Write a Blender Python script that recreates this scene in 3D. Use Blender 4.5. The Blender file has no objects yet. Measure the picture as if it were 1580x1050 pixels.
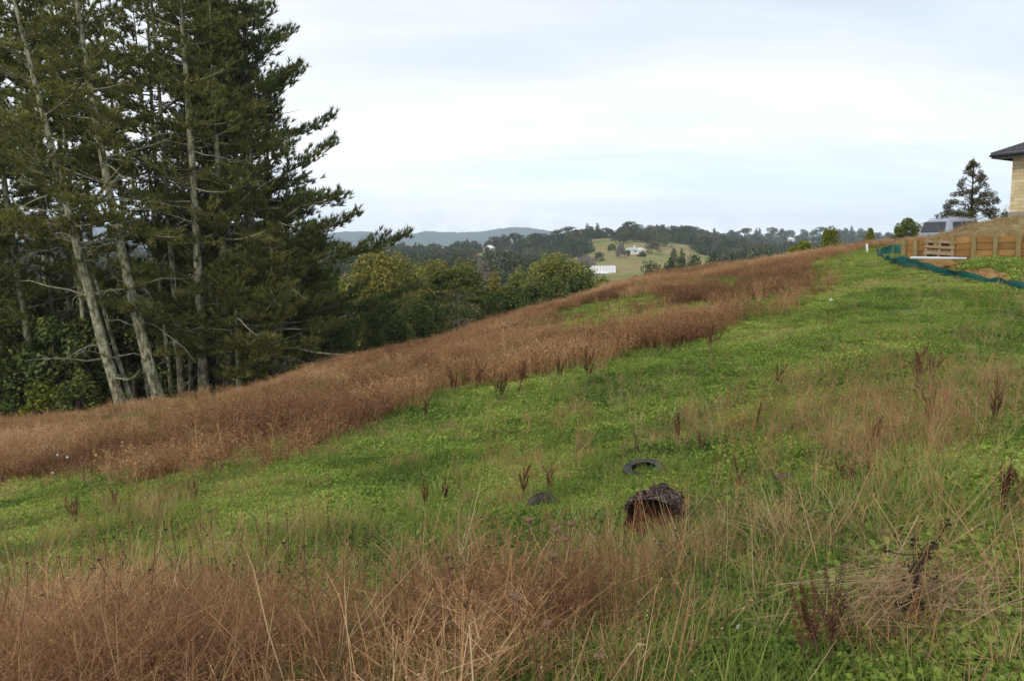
import bpy, math, random
import numpy as np
from mathutils import Vector, Matrix
rng = np.random.default_rng(11)
R = math.radians
scene = bpy.context.scene
C = scene.collection

# ------------------------------------------------------------------ camera, light, exposure
F = 1229.0                       # focal length in pixels of the 1580 x 1050 photograph
EYE = 1.7
PITCH = R(6.04)
cam = bpy.data.cameras.new('camera'); cam.sensor_width = 36; cam.lens = 36 * F / 1580
cam.clip_start = 0.05; cam.clip_end = 30000
cam_ob = bpy.data.objects.new('camera', cam); C.objects.link(cam_ob)
cam_ob.location = (0, 0, EYE); cam_ob.rotation_euler = (R(90) - PITCH, 0, 0)
scene.camera = cam_ob

SUN_EL, SUN_AZ = R(40), R(215)   # azimuth clockwise from +Y (the view direction): behind the camera, to the left
world = bpy.data.worlds.new('World'); scene.world = world; world.use_nodes = True
wn = world.node_tree.nodes; wl = world.node_tree.links; wn.clear()
w_out = wn.new('ShaderNodeOutputWorld'); w_bg = wn.new('ShaderNodeBackground'); w_bg.inputs['Strength'].default_value = 0.1
w_sky = wn.new('ShaderNodeTexSky'); w_sky.sky_type = 'NISHITA'; w_sky.sun_disc = False
w_sky.sun_elevation = SUN_EL; w_sky.sun_rotation = SUN_AZ
w_tc = wn.new('ShaderNodeTexCoord'); w_sep = wn.new('ShaderNodeSeparateXYZ')
wl.new(w_tc.outputs['Generated'], w_sep.inputs[0])
def wmath(op, a, b=None, c=None):
    n = wn.new('ShaderNodeMath'); n.operation = op
    for i, s in enumerate((a, b, c)):
        if s is None: continue
        if isinstance(s, (int, float)): n.inputs[i].default_value = s
        else: wl.new(s, n.inputs[i])
    return n.outputs[0]
zc = wmath('ADD', wmath('MAXIMUM', w_sep.outputs['Z'], 0.0), 0.16)
cx = wmath('DIVIDE', w_sep.outputs['X'], zc); cy = wmath('DIVIDE', w_sep.outputs['Y'], zc)
w_cmb = wn.new('ShaderNodeCombineXYZ'); wl.new(cx, w_cmb.inputs[0]); wl.new(cy, w_cmb.inputs[1])
def wnoise(scale, detail, rough, dist, vec, off=(0, 0, 0), sc=(1, 1, 1)):
    m = wn.new('ShaderNodeMapping'); m.inputs['Location'].default_value = off; m.inputs['Scale'].default_value = sc
    wl.new(vec, m.inputs['Vector'])
    n = wn.new('ShaderNodeTexNoise'); n.inputs['Scale'].default_value = scale; n.inputs['Detail'].default_value = detail
    n.inputs['Roughness'].default_value = rough; n.inputs['Distortion'].default_value = dist
    wl.new(m.outputs[0], n.inputs['Vector']); return n.outputs['Fac']
def wramp(fac, stops):
    r = wn.new('ShaderNodeValToRGB'); wl.new(fac, r.inputs[0])
    el = r.color_ramp.elements
    while len(el) < len(stops): el.new(0.5)
    for e, (p, c) in zip(el, stops): e.position = p; e.color = (*c, 1)
    return r.outputs[0]
def wmix(fac, a, b):
    n = wn.new('ShaderNodeMix'); n.data_type = 'RGBA'
    for s, v in ((0, fac), (6, a), (7, b)):
        if isinstance(v, float): n.inputs[s].default_value = v
        elif isinstance(v, tuple): n.inputs[s].default_value = (*v, 1)
        else: wl.new(v, n.inputs[s])
    return n.outputs[2]
n_big = wnoise(0.55, 7, 0.55, 0.3, w_cmb.outputs[0], (3.1, 1.7, 0), (0.7, 1.25, 1))
n_fin = wnoise(1.7, 8, 0.6, 0.5, w_cmb.outputs[0], (0.4, 6.2, 2), (0.55, 1.5, 1))
n_gap = wnoise(0.8, 5, 0.5, 0.4, w_cmb.outputs[0], (7.7, 2.4, 5), (0.6, 1.1, 1))
comb = wmath('ADD', wmath('MULTIPLY', n_big, 0.62), wmath('MULTIPLY', n_fin, 0.38))
cloud = wramp(comb, [(0.38, (5.2, 5.75, 6.5)), (0.48, (6.1, 6.5, 7.0)), (0.60, (7.1, 7.2, 7.3)), (0.70, (7.5, 7.5, 7.5))])
# low bank of small grey cumulus just over the hills
n_cum = wnoise(26, 4, 0.55, 0.2, w_tc.outputs['Generated'], (0, 0, 0), (1, 1, 1.5))
el_band = wramp(w_sep.outputs['Z'], [(0.0, (1, 1, 1)), (0.035, (.8, .8, .8)), (0.075, (0, 0, 0))])
cum = wramp(n_cum, [(0.50, (0, 0, 0)), (0.62, (1, 1, 1))])
cmask = wmath('MULTIPLY', wmath('MULTIPLY', cum, el_band), 0.85)
cloud2 = wmix(cmask, cloud, (5.5, 5.9, 6.5))
skyc = wmix(0.55, w_sky.outputs[0], (5.2, 6.4, 7.4))
gap = wramp(n_gap, [(0.55, (0, 0, 0)), (0.72, (1, 1, 1))])
gapf = wmath('MULTIPLY', gap, 0.5)
w_lum = wramp(w_sep.outputs['Z'], [(0.0, (1.55, 1.52, 1.50)), (0.10, (1.26, 1.25, 1.24)), (0.20, (1.03, 1.03, 1.03)), (0.31, (.88, .90, .93))])
w_mul = wn.new('ShaderNodeMix'); w_mul.data_type = 'RGBA'; w_mul.blend_type = 'MULTIPLY'; w_mul.inputs[0].default_value = 1.0
wl.new(wmix(gapf, cloud2, skyc), w_mul.inputs[6]); wl.new(w_lum, w_mul.inputs[7]); wl.new(w_mul.outputs[2], w_bg.inputs['Color'])
wl.new(w_bg.outputs[0], w_out.inputs['Surface'])

sun = bpy.data.lights.new('sun', 'SUN'); sun.energy = 1.5; sun.angle = R(10); sun.color = (1, 0.95, 0.87)
sun_ob = bpy.data.objects.new('sun', sun); C.objects.link(sun_ob)
sd = Vector((math.sin(SUN_AZ) * math.cos(SUN_EL), math.cos(SUN_AZ) * math.cos(SUN_EL), math.sin(SUN_EL)))
sun_ob.rotation_euler = (-sd).to_track_quat('-Z', 'Y').to_euler(); sun_ob.location = (-30, -40, 60)
scene.view_settings.view_transform = 'Standard'; scene.view_settings.look = 'None'
scene.view_settings.exposure = 0.64; scene.view_settings.gamma = 1.0; scene.view_settings.use_curve_mapping = False
scene.render.engine = 'CYCLES'
cy_ = scene.cycles
cy_.use_denoising = True
cy_.max_bounces = 6; cy_.diffuse_bounces = 3; cy_.glossy_bounces = 2; cy_.transmission_bounces = 3
cy_.volume_bounces = 2; cy_.transparent_max_bounces = 8
cy_.caustics_reflective = False; cy_.caustics_refractive = False

# ------------------------------------------------------------------ noise and terrain
def _hash(ix, iy, seed):
    h = (ix.astype(np.int64) * 374761393 + iy.astype(np.int64) * 668265263 + seed * 982451653) & 0x7fffffff
    h = ((h ^ (h >> 13)) * 1274126177) & 0x7fffffff
    return ((h ^ (h >> 16)) & 0xffff) / 65535.0
def vnoise(x, y, seed=0):
    x = np.asarray(x, float); y = np.asarray(y, float)
    ix = np.floor(x); iy = np.floor(y); fx = x - ix; fy = y - iy
    fx = fx * fx * (3 - 2 * fx); fy = fy * fy * (3 - 2 * fy)
    a = _hash(ix, iy, seed); b = _hash(ix + 1, iy, seed); c = _hash(ix, iy + 1, seed); d = _hash(ix + 1, iy + 1, seed)
    return (a * (1 - fx) + b * fx) * (1 - fy) + (c * (1 - fx) + d * fx) * fy
def fbm(x, y, seed=0, octv=4, gain=0.5):
    t = 0; amp = 1; tot = 0
    for i in range(octv):
        t = t + amp * vnoise(np.asarray(x) * 2 ** i, np.asarray(y) * 2 ** i, seed + i * 17); tot += amp; amp *= gain
    return t / tot

UF = 1236.0
def pu(px): return (px - 790) / UF
ND = [3, 6, 10, 15, 20, 25, 30, 35, 40, 45, 50, 60]
NEAR = {                               # drop below the eye, metres, along sight lines of the field
 -200: [1.85, 2.8, 4.0, 5.4, 6.4, 7.1, 7.7, 8.1, 8.4, 8.8, 9.3, 10.5],
 0:    [1.8, 2.6, 3.7, 4.9, 5.8, 6.4, 7.05, 7.5, 7.9, 8.3, 8.9, 10.2],
 150:  [1.78, 2.5, 3.45, 4.5, 5.35, 6.0, 6.6, 7.15, 7.6, 8.1, 8.8, 10.2],
 300:  [1.75, 2.4, 3.2, 4.1, 4.85, 5.45, 6.0, 6.55, 7.1, 7.7, 8.5, 10.2],
 410:  [1.73, 2.35, 3.1, 3.9, 4.5, 5.0, 5.5, 6.0, 6.45, 7.0, 7.9, 9.8],
 520:  [1.7, 2.3, 3.0, 3.7, 4.15, 4.5, 4.85, 5.2, 5.55, 6.1, 7.1, 9.4],
 650:  [1.7, 2.25, 2.9, 3.45, 3.75, 3.9, 4.1, 4.35, 4.6, 5.05, 5.9, 8.5],
 790:  [1.7, 2.2, 2.8, 3.2, 3.32, 3.28, 3.2, 3.22, 3.3, 3.6, 4.3, 6.8],
 900:  [1.68, 2.15, 2.7, 3.0, 3.02, 2.86, 2.65, 2.45, 2.35, 2.4, 2.8, 5.0],
 1000: [1.65, 2.1, 2.6, 2.8, 2.65, 2.35, 2.05, 1.8, 1.6, 1.4, 1.4, 3.0],
 1120: [1.62, 2.0, 2.4, 2.5, 2.3, 2.0, 1.65, 1.35, 1.1, .85, .8, 1.8],
 1240: [1.6, 1.9, 2.15, 2.15, 1.95, 1.65, 1.25, .85, .5, .25, .15, .8],
 1330: [1.57, 1.83, 2.0, 1.9, 1.65, 1.3, .85, .3, -.15, -.4, -.5, -.2],
 1390: [1.55, 1.78, 1.88, 1.75, 1.45, 1.05, .5, 0, -.35, -.6, -.8, -.9],
 1480: [1.52, 1.7, 1.78, 1.68, 1.48, 1.15, .5, .1, -.1, -.3, -.5, -.8],
 1580: [1.5, 1.65, 1.72, 1.66, 1.5, 1.2, .45, .1, 0, -.2, -.4, -.7],
 1800: [1.45, 1.6, 1.65, 1.6, 1.45, 1.15, .45, .1, 0, -.2, -.4, -.7]}
FD = [80, 120, 200, 350, 420, 520, 650, 800, 1000, 1400, 2000, 3000, 5000, 9000]
FAR = {                                # the same as slope of the sight line, for the valley and the hills beyond
 -200: [.16, .13, .095, .035, .03, .022, .012, .0, .003, .005, .006, .006, .004, .003],
 500:  [.15, .13, .095, .035, .03, .022, .010, .0, .002, .004, .006, .006, .004, .003],
 650:  [.14, .13, .095, .035, .03, .020, .006, -.003, .0, .003, .006, .006, .004, .003],
 790:  [.135, .125, .095, .034, .027, .012, .0, -.008, -.003, .0, .005, .006, .004, .003],
 900:  [.12, .12, .095, .033, .023, .004, -.014, -.018, -.010, -.005, .003, .006, .004, .003],
 960:  [.11, .115, .095, .033, .021, -.004, -.021, -.024, -.016, -.010, .0, .005, .004, .003],
 1060: [.09, .11, .095, .032, .020, .000, -.012, -.020, -.018, -.016, -.004, .004, .004, .003],
 1120: [.08, .105, .093, .031, .021, .012, .0, -.010, -.016, -.021, -.010, .003, .004, .003],
 1240: [.06, .10, .09, .03, .024, .018, .010, .002, -.008, -.025, -.016, .003, .004, .003],
 1390: [.0, .035, .07, .026, .023, .018, .012, .004, -.006, -.023, -.018, .003, .004, .003],
 1800: [-.006, .02, .06, .025, .022, .018, .012, .004, -.006, -.022, -.018, .003, .004, .003]}
_ug = np.linspace(-1.5, 1.5, 420); _lg = np.linspace(math.log(1.2), math.log(12000), 520)
def _build_grid():
    uc = [pu(p) for p in NEAR]
    uf = [pu(p) for p in FAR]
    cols_n = np.array([NEAR[p] for p in NEAR]); cols_f = np.array([np.array(FAR[p]) * np.array(FD) for p in FAR])
    near = np.array([np.interp(_ug, uc, cols_n[:, k]) for k in range(len(ND))]).T
    far = np.array([np.interp(_ug, uf, cols_f[:, k]) for k in range(len(FD))]).T
    allc = np.concatenate([near, far], 1); ld = np.log(np.array([1.2] + ND + FD))
    allc = np.concatenate([near[:, :1] * 0 + 1.66, allc], 1)
    g = np.array([np.interp(_lg, ld, row) for row in allc])
    def blur(a, s, axis):
        k = np.exp(-0.5 * (np.arange(-3 * s, 3 * s + 1) / s) ** 2); k /= k.sum()
        pad = [(0, 0), (0, 0)]; pad[axis] = (3 * s, 3 * s)
        ap = np.pad(a, pad, mode='edge')
        return np.apply_along_axis(lambda r: np.convolve(r, k, 'valid'), axis, ap)
    return blur(blur(g, 4, 0), 3, 1)
GRID = _build_grid()
def drop(x, y):
    x = np.asarray(x, float); y = np.asarray(y, float)
    r = np.hypot(x, y); th = np.clip(np.arctan2(x, y), -0.93, 0.93)
    u = np.clip(np.tan(th), -1.45, 1.45); D = np.maximum(r * np.cos(np.arctan(u)), 1.21)
    fu = (u - _ug[0]) / (_ug[1] - _ug[0]); fl = np.clip((np.log(D) - _lg[0]) / (_lg[1] - _lg[0]), 0, len(_lg) - 1.001)
    i = np.clip(fu.astype(int), 0, len(_ug) - 2); j = fl.astype(int); a = fu - i; b = fl - j
    return (GRID[i, j] * (1 - a) + GRID[i + 1, j] * a) * (1 - b) + (GRID[i, j + 1] * (1 - a) + GRID[i + 1, j + 1] * a) * b
def gz(x, y):
    x = np.asarray(x, float); y = np.asarray(y, float); r = np.hypot(x, y)
    bump = (fbm(x * .9, y * .9, 5, 3) - .5) * .22 * np.clip(r / 6, .3, 1)
    big = (fbm(x / 70, y / 70, 9, 4) - .5) * np.clip((r - 150) / 300, 0, 1) * np.clip(r / 60, 0, 14)
    return EYE - drop(x, y) + bump + big
def ray(px, py):
    a = (px - 790) / F; b = (525 - py) / F
    d = Vector((a, math.cos(PITCH) + b * math.sin(PITCH), -math.sin(PITCH) + b * math.cos(PITCH)))
    return d / d.y                       # scaled so that y = 1
def at(px, py, D):
    d = ray(px, py); return Vector((d.x * D, D, EYE + d.z * D))
def G(px, py, dmin=2.0, dmax=60.0):      # the point of the ground seen there
    d = ray(px, py); t = np.geomspace(dmin, dmax, 900)
    z = EYE + d.z * t; g = gz(d.x * t, t)
    k = np.nonzero(z <= g)[0]
    i = k[0] if len(k) else int(np.argmin(z - g))
    D = t[i]; return Vector((d.x * D, D, float(gz(d.x * D, D))))
def ground(px, D):                       # ground point at a column of the picture and a distance
    x = pu(px) * D; return Vector((x, D, float(gz(x, D))))
def inpoly(x, y, poly):
    x = np.asarray(x, float); y = np.asarray(y, float); c = np.zeros(x.shape, bool)
    n = len(poly)
    for i in range(n):
        x1, y1 = poly[i][:2]; x2, y2 = poly[i - 1][:2]
        if y1 == y2: continue
        cond = ((y1 > y) != (y2 > y)) & (x < (x2 - x1) * (y - y1) / (y2 - y1) + x1)
        c ^= cond
    return c

# ------------------------------------------------------------------ object helpers
def tag(o, label=None, cat=None, group=None, kind=None):
    if label: o['label'] = label
    if cat: o['category'] = cat
    if group: o['group'] = group
    if kind: o['kind'] = kind
    return o
def empty(name, loc=(0, 0, 0), rz=0.0):
    o = bpy.data.objects.new(name, None); C.objects.link(o); o.location = loc; o.rotation_euler = (0, 0, rz)
    o.empty_display_size = .2; return o
def link_mesh(name, me, parent=None):
    o = bpy.data.objects.new(name, me); C.objects.link(o)
    if parent: o.parent = parent
    return o
def np_mesh(name, V, Fc, mat, smooth=False):
    """V (n,3), Fc (m,k) with one k for all faces."""
    me = bpy.data.meshes.new(name); V = np.asarray(V, np.float32); Fc = np.asarray(Fc, np.int32)
    m, k = Fc.shape
    me.vertices.add(len(V)); me.vertices.foreach_set('co', V.ravel())
    me.loops.add(m * k); me.loops.foreach_set('vertex_index', Fc.ravel())
    me.polygons.add(m); me.polygons.foreach_set('loop_start', np.arange(0, m * k, k, dtype=np.int32))
    try: me.polygons.foreach_set('loop_total', np.full(m, k, np.int32))
    except Exception: pass
    if smooth: me.polygons.foreach_set('use_smooth', np.ones(m, bool))
    me.update(calc_edges=True); me.validate()
    if mat: me.materials.append(mat)
    return me
def copy_tree(o, parent=None):
    c = o.copy(); C.objects.link(c)
    if parent is not None: c.parent = parent
    for ch in [k for k in bpy.data.objects if k.parent == o]: copy_tree(ch, c)
    return c
class MB:
    def __init__(s): s.v = []; s.f = []
    def add(s, vs, fs):
        n = len(s.v); s.v += [tuple(p) for p in vs]; s.f += [tuple(i + n for i in f) for f in fs]
    def box(s, x0, x1, y0, y1, z0, z1, M=None, jit=0):
        vs = [Vector((x, y, z)) for z in (z0, z1) for y in (y0, y1) for x in (x0, x1)]
        if jit: vs = [p + Vector(rng.normal(0, jit, 3)) for p in vs]
        if M is not None: vs = [M @ p for p in vs]
        s.add(vs, [(0, 2, 3, 1), (4, 5, 7, 6), (0, 1, 5, 4), (2, 6, 7, 3), (0, 4, 6, 2), (1, 3, 7, 5)]); return s
    def tube(s, pts, rad, n=6, cap=True):
        pts = [Vector(p) for p in pts]; rings = []
        side = None
        for i, p in enumerate(pts):
            t = (pts[min(i + 1, len(pts) - 1)] - pts[max(i - 1, 0)])
            t = t.normalized() if t.length > 1e-9 else Vector((0, 0, 1))
            if side is None: side = t.orthogonal().normalized()
            else:
                side = side - t * side.dot(t)
                side = side.normalized() if side.length > 1e-6 else t.orthogonal().normalized()
            b = t.cross(side); r = rad[i] if hasattr(rad, '__len__') else rad
            rings.append([p + (side * math.cos(2 * math.pi * k / n) + b * math.sin(2 * math.pi * k / n)) * r for k in range(n)])
        fs = []
        for i in range(len(rings) - 1):
            for k in range(n): fs.append((i * n + k, i * n + (k + 1) % n, (i + 1) * n + (k + 1) % n, (i + 1) * n + k))
        if cap: fs += [tuple(range(n))[::-1], tuple((len(rings) - 1) * n + k for k in range(n))]
        s.add([p for r in rings for p in r], fs); return s
    def build(s, name, mat, parent=None, smooth=False, bevel=0):
        me = bpy.data.meshes.new(name); me.from_pydata(s.v, [], s.f)
        if smooth: me.polygons.foreach_set('use_smooth', [True] * len(me.polygons))
        me.materials.append(mat); me.update()
        o = link_mesh(name, me, parent)
        if bevel:
            b = o.modifiers.new('bevel', 'BEVEL'); b.width = bevel; b.segments = 2; b.limit_method = 'ANGLE'
        return o

# ------------------------------------------------------------------ materials
class NT:
    def __init__(s, name, rough=0.8, spec=0.2):
        s.m = bpy.data.materials.new(name); s.m.use_nodes = True
        s.n = s.m.node_tree.nodes; s.l = s.m.node_tree.links
        s.b = s.n['Principled BSDF']; s.out = s.n['Material Output']
        s.b.inputs['Roughness'].default_value = rough; s.b.inputs['Specular IOR Level'].default_value = spec
    def node(s, t, **kw):
        n = s.n.new(t)
        for k, v in kw.items(): setattr(n, k, v)
        return n
    def set(s, sock, v):
        if isinstance(v, (int, float)): sock.default_value = v
        elif isinstance(v, tuple): sock.default_value = v if len(v) == len(sock.default_value) else (*v, 1)
        else: s.l.new(v, sock)
    def coord(s, which='Object', sc=(1, 1, 1)):
        t = s.node('ShaderNodeTexCoord'); m = s.node('ShaderNodeMapping'); m.inputs['Scale'].default_value = sc
        s.l.new(t.outputs[which], m.inputs['Vector']); return m.outputs[0]
    def pos(s, sc=(1, 1, 1)):
        t = s.node('ShaderNodeNewGeometry'); m = s.node('ShaderNodeMapping'); m.inputs['Scale'].default_value = sc
        s.l.new(t.outputs['Position'], m.inputs['Vector']); return m.outputs[0]
    def noise(s, vec, scale, detail=4, rough=.55, dist=0):
        n = s.node('ShaderNodeTexNoise'); s.l.new(vec, n.inputs['Vector'])
        n.inputs['Scale'].default_value = scale; n.inputs['Detail'].default_value = detail
        n.inputs['Roughness'].default_value = rough; n.inputs['Distortion'].default_value = dist; return n.outputs['Fac']
    def ramp(s, fac, stops):
        r = s.node('ShaderNodeValToRGB'); s.l.new(fac, r.inputs[0]); el = r.color_ramp.elements
        while len(el) < len(stops): el.new(.5)
        for e, (p, c) in zip(el, stops): e.position = p; e.color = (*c, 1)
        return r.outputs[0]
    def mix(s, fac, a, b, mode='MIX'):
        n = s.node('ShaderNodeMix', data_type='RGBA', blend_type=mode)
        s.set(n.inputs[0], fac); s.set(n.inputs[6], a); s.set(n.inputs[7], b); return n.outputs[2]
    def math(s, op, a, b=0.0):
        n = s.node('ShaderNodeMath', operation=op); s.set(n.inputs[0], a); s.set(n.inputs[1], b); return n.outputs[0]
    def color(s, c): s.set(s.b.inputs['Base Color'], c); return s
    def bump(s, h, strength=.5, dist=.02):
        b = s.node('ShaderNodeBump'); b.inputs['Strength'].default_value = strength; b.inputs['Distance'].default_value = dist
        s.l.new(h, b.inputs['Height']); s.l.new(b.outputs[0], s.b.inputs['Normal']); return s
    def island(s): return s.node('ShaderNodeNewGeometry').outputs['Random Per Island']
    def objrand(s): return s.node('ShaderNodeObjectInfo').outputs['Random']
    def inst(s, name): return s.node('ShaderNodeAttribute', attribute_type='INSTANCER', attribute_name=name).outputs['Fac']
    def leafy(s, c, trans=.3, tcol=None):
        d = s.node('ShaderNodeBsdfDiffuse'); t = s.node('ShaderNodeBsdfTranslucent'); m = s.node('ShaderNodeMixShader')
        s.set(d.inputs['Color'], c); s.set(t.inputs['Color'], tcol if tcol is not None else c); m.inputs[0].default_value = trans
        s.l.new(d.outputs[0], m.inputs[1]); s.l.new(t.outputs[0], m.inputs[2]); s.l.new(m.outputs[0], s.out.inputs['Surface'])
        s.n.remove(s.b); return s
def flat_mat(name, c, var=.15, scale=6, rough=.8, spec=.2, bump=0, sc=(1, 1, 1), metal=0):
    t = NT(name, rough, spec); v = t.coord('Object', sc); n = t.noise(v, scale, 5, .6)
    t.color(t.ramp(n, [(.3, tuple(k * (1 - var) for k in c)), (.7, tuple(min(1, k * (1 + var)) for k in c))]))
    t.b.inputs['Metallic'].default_value = metal
    if bump: t.bump(n, bump)
    return t.m
def leaf_mat(name, dark, mid, lite, trans=.3, patch=.35, detail=None):
    """leaf colours: per leaf (mesh island) and per clump (noise over the plant)."""
    t = NT(name); a = t.island(); n = t.noise(t.coord('Object'), patch, 3, .6)
    f = t.math('ADD', t.math('MULTIPLY', a, .45), t.math('MULTIPLY', n, .62))
    c = t.ramp(f, [(.28, dark), (.52, mid), (.78, lite)])
    if detail: c = t.mix(t.ramp(t.noise(t.coord('Object'), detail[0], 2, .5), [(detail[2], (0, 0, 0)), (detail[2] + .12, (1, 1, 1))]), c, detail[1])
    return t.leafy(c, trans).m

# ------------------------------------------------------------------ where the dry growth stands (world outlines)
def outline(pts): return [tuple(G(px, py)[:2]) for px, py in pts]
BAND = outline([(-60, 752), (60, 750), (170, 742), (330, 738), (420, 716), (500, 694), (560, 674), (640, 648), (662, 622),
                (680, 600), (740, 594), (800, 592), (880, 574), (950, 552), (1040, 545), (1100, 526), (1140, 497), (1200, 470),
                (1272, 456), (1262, 438), (1238, 418)]) + [tuple(ground(p, D)[:2]) for p, D in
                ((1300, 43), (1400, 47), (1480, 58), (1350, 66), (1240, 62), (1120, 58), (1000, 56), (900, 53), (790, 50), (650, 47), (520, 45), (410, 40.5), (300, 38), (150, 37), (-60, 37))]
GREENS = [(G(945, 478), 2.6, 5.0), (G(900, 502), 2.0, 2.6), (G(705, 512), 3.0, 2.6), (G(650, 530), 2.2, 2.0), (G(215, 648), 2.6, 2.4),
          (G(500, 604), 3.0, 2.2), (G(590, 568), 2.4, 1.8), (G(1130, 440), 1.6, 3.0), (G(420, 620), 2.4, 1.8), (G(830, 545), 1.6, 1.8), (G(330, 672), 1.6, 1.2), (G(1200, 445), 1.2, 2.0), (G(560, 592), 2.2, 1.2), (G(620, 600), 1.8, 1.0), (G(455, 612), 2.4, 1.2), (G(345, 632), 2.2, 1.2), (G(100, 668), 2.0, 1.2), (G(760, 560), 1.6, 1.0)]
PLOT = outline([(1080, 700), (1060, 650), (1160, 600), (1290, 575), (1400, 560), (1500, 575), (1570, 610), (1580, 690), (1480, 720), (1300, 735), (1180, 735)])
def edge_soft(x, y, s=1.2, seed=3):
    return x + (fbm(x / s, y / s, seed, 3) - .5) * s * 1.6, y + (fbm(x / s, y / s, seed + 1, 3) - .5) * s * 2.2
def brown(x, y):
    """how far dry weeds cover the ground, 0 to 1"""
    x = np.asarray(x, float); y = np.asarray(y, float)
    ex, ey = edge_soft(x, y, 2.2); ex2, ey2 = edge_soft(x, y, .7, 93)
    b = .55 * inpoly(ex2, ey2, BAND) + .45 * inpoly(ex, ey, BAND).astype(float)
    b *= np.clip(.46 + 3.4 * (fbm(x / 4.2, y / 1.9, 21, 4) - .44), .03, 1) * np.clip(.75 + 2.2 * (fbm(x * 1.1, y * .8, 22, 3) - .42), .1, 1)
    for c, rx, ry in GREENS:
        dx = x - c.x; dy = y - c.y
        b *= 1 - np.exp(-((dx / rx) ** 2 + (dy / ry) ** 2) * .8) * .97
    return b
def blob(x, y, cx, cy, rx, ry): return np.exp(-(((x - cx) / rx) ** 2 + ((y - cy) / ry) ** 2))
def fore(x, y):
    """the dry patch before the camera"""
    u = x / np.maximum(y, .5); px = 790 + u * UF
    edge = np.interp(px, [-200, 0, 250, 480, 650, 780, 900, 980, 1060], [5.0, 4.9, 4.7, 4.45, 4.3, 4.7, 4.5, 4.3, 4.2])
    edge = edge + (fbm(x * 1.6, y * 1.6, 33, 3) - .5) * 1.1
    near = np.interp(px, [-200, 300, 520, 700, 900], [2.2, 2.75, 3.0, 3.2, 3.3]) + (fbm(x * 2.2, y * 2.2, 37, 2) - .5) * .7
    return np.clip((edge - y) / 1.1, 0, 1) * np.clip((y - near) / .35 + .4, .12, 1) * np.clip((1120 - px) / 420, 0, 1) ** 1.3
STRAW = [(G(600, 722), .5, .35, 1.0), (G(440, 752), .4, .2, .8), (G(690, 640), .6, .3, .5), (G(860, 650), .9, .5, .55), (G(930, 640), .7, .4, .5), (G(1160, 825), .28, .2, 1.3),
         (G(1080, 850), .3, .2, 1.0), (G(1270, 830), .35, .3, 1.1), (G(1180, 880), .5, .22, 1.1), (G(1010, 880), .4, .2, .6), (G(1540, 890), .4, .3, 1.0), (G(1380, 840), .45, .3, .7),
         (G(1300, 700), .9, .5, .5), (G(1440, 650), 1.6, .9, .22), (G(1280, 640), 1.5, .8, .2), (G(1150, 660), .9, .7, .25), (G(1070, 640), .6, .5, .5), (G(745, 790), .9, .4, .7),
         (G(1080, 830), .5, .3, .6), (G(1300, 960), .4, .25, .7), (G(1460, 1000), .4, .3, .9), (G(1080, 960), .5, .25, .5), (G(260, 780), 1.0, .5, .45), (G(90, 800), 1.0, .5, .6), (G(480, 830), .9, .4, .5), (G(1340, 445), .9, .7, .6)]
def straw(x, y):
    s = 0
    for c, rx, ry, w in STRAW: s = s + w * .62 * blob(x, y, c.x, c.y, rx * .8, ry * 1.1)
    s = s + .16 * np.clip((fbm(x * .9, y * .9, 51, 4) - .50) * 6, 0, 1)
    return s * (1 - .95 * blob(x, y, LOGP.x - .02, LOGP.y - .15, .45, .55))
LOGP = G(1004, 818)

# ------------------------------------------------------------------ the ground
def polar(radii, ang):
    A, Rr = np.meshgrid(ang, radii); x = np.sin(A) * Rr; y = np.cos(A) * Rr
    return x, y
def sheet(name, x, y, z, mat, close=False):
    nr, na = x.shape; V = np.stack([x.ravel(), y.ravel(), z.ravel()], 1)
    i, j = np.meshgrid(np.arange(nr - 1), np.arange(na - (0 if close else 1)), indexing='ij'); j2 = (j + 1) % na
    Fc = np.stack([i * na + j, i * na + j2, (i + 1) * na + j2, (i + 1) * na + j], -1).reshape(-1, 4)[:, ::-1]
    me = np_mesh(name, V, Fc, mat, True); return link_mesh(name, me)
t = NT('field_soil', .95, .05)
at_b = t.node('ShaderNodeAttribute', attribute_name='dry').outputs['Fac']
p = t.pos(); n1 = t.noise(p, 1.3, 6, .62); n2 = t.noise(p, 9, 5, .65)
green = t.ramp(t.math('ADD', t.math('MULTIPLY', n1, .55), t.math('MULTIPLY', n2, .45)), [(.36, (.050, .072, .020)), (.50, (.090, .115, .032)), (.64, (.16, .165, .060))])
dry = t.ramp(n2, [(.35, (.075, .045, .02)), (.6, (.16, .10, .045))])
t.color(t.mix(at_b, green, dry)); t.bump(n2, .6, .05); M_FIELD = t.m
angs = np.concatenate([np.linspace(-R(62), R(62), 420), np.linspace(R(62), 2 * math.pi - R(62), 70)[1:-1]])
rad = np.concatenate([[.02], np.geomspace(.5, 58, 210)])
x, y = polar(rad, angs); z = gz(x, y)
field = sheet('field_ground', x, y, z, M_FIELD, True); tag(field, kind='structure')
a = field.data.attributes.new('dry', 'FLOAT', 'POINT')
a.data.foreach_set('value', np.clip(brown(x, y).ravel() * .9 + np.where(y.ravel() > 0, fore(x.ravel(), y.ravel()), 0) * .6 + np.clip(straw(x, y).ravel(), 0, 1) * .5, 0, 1).astype(np.float32))

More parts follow.
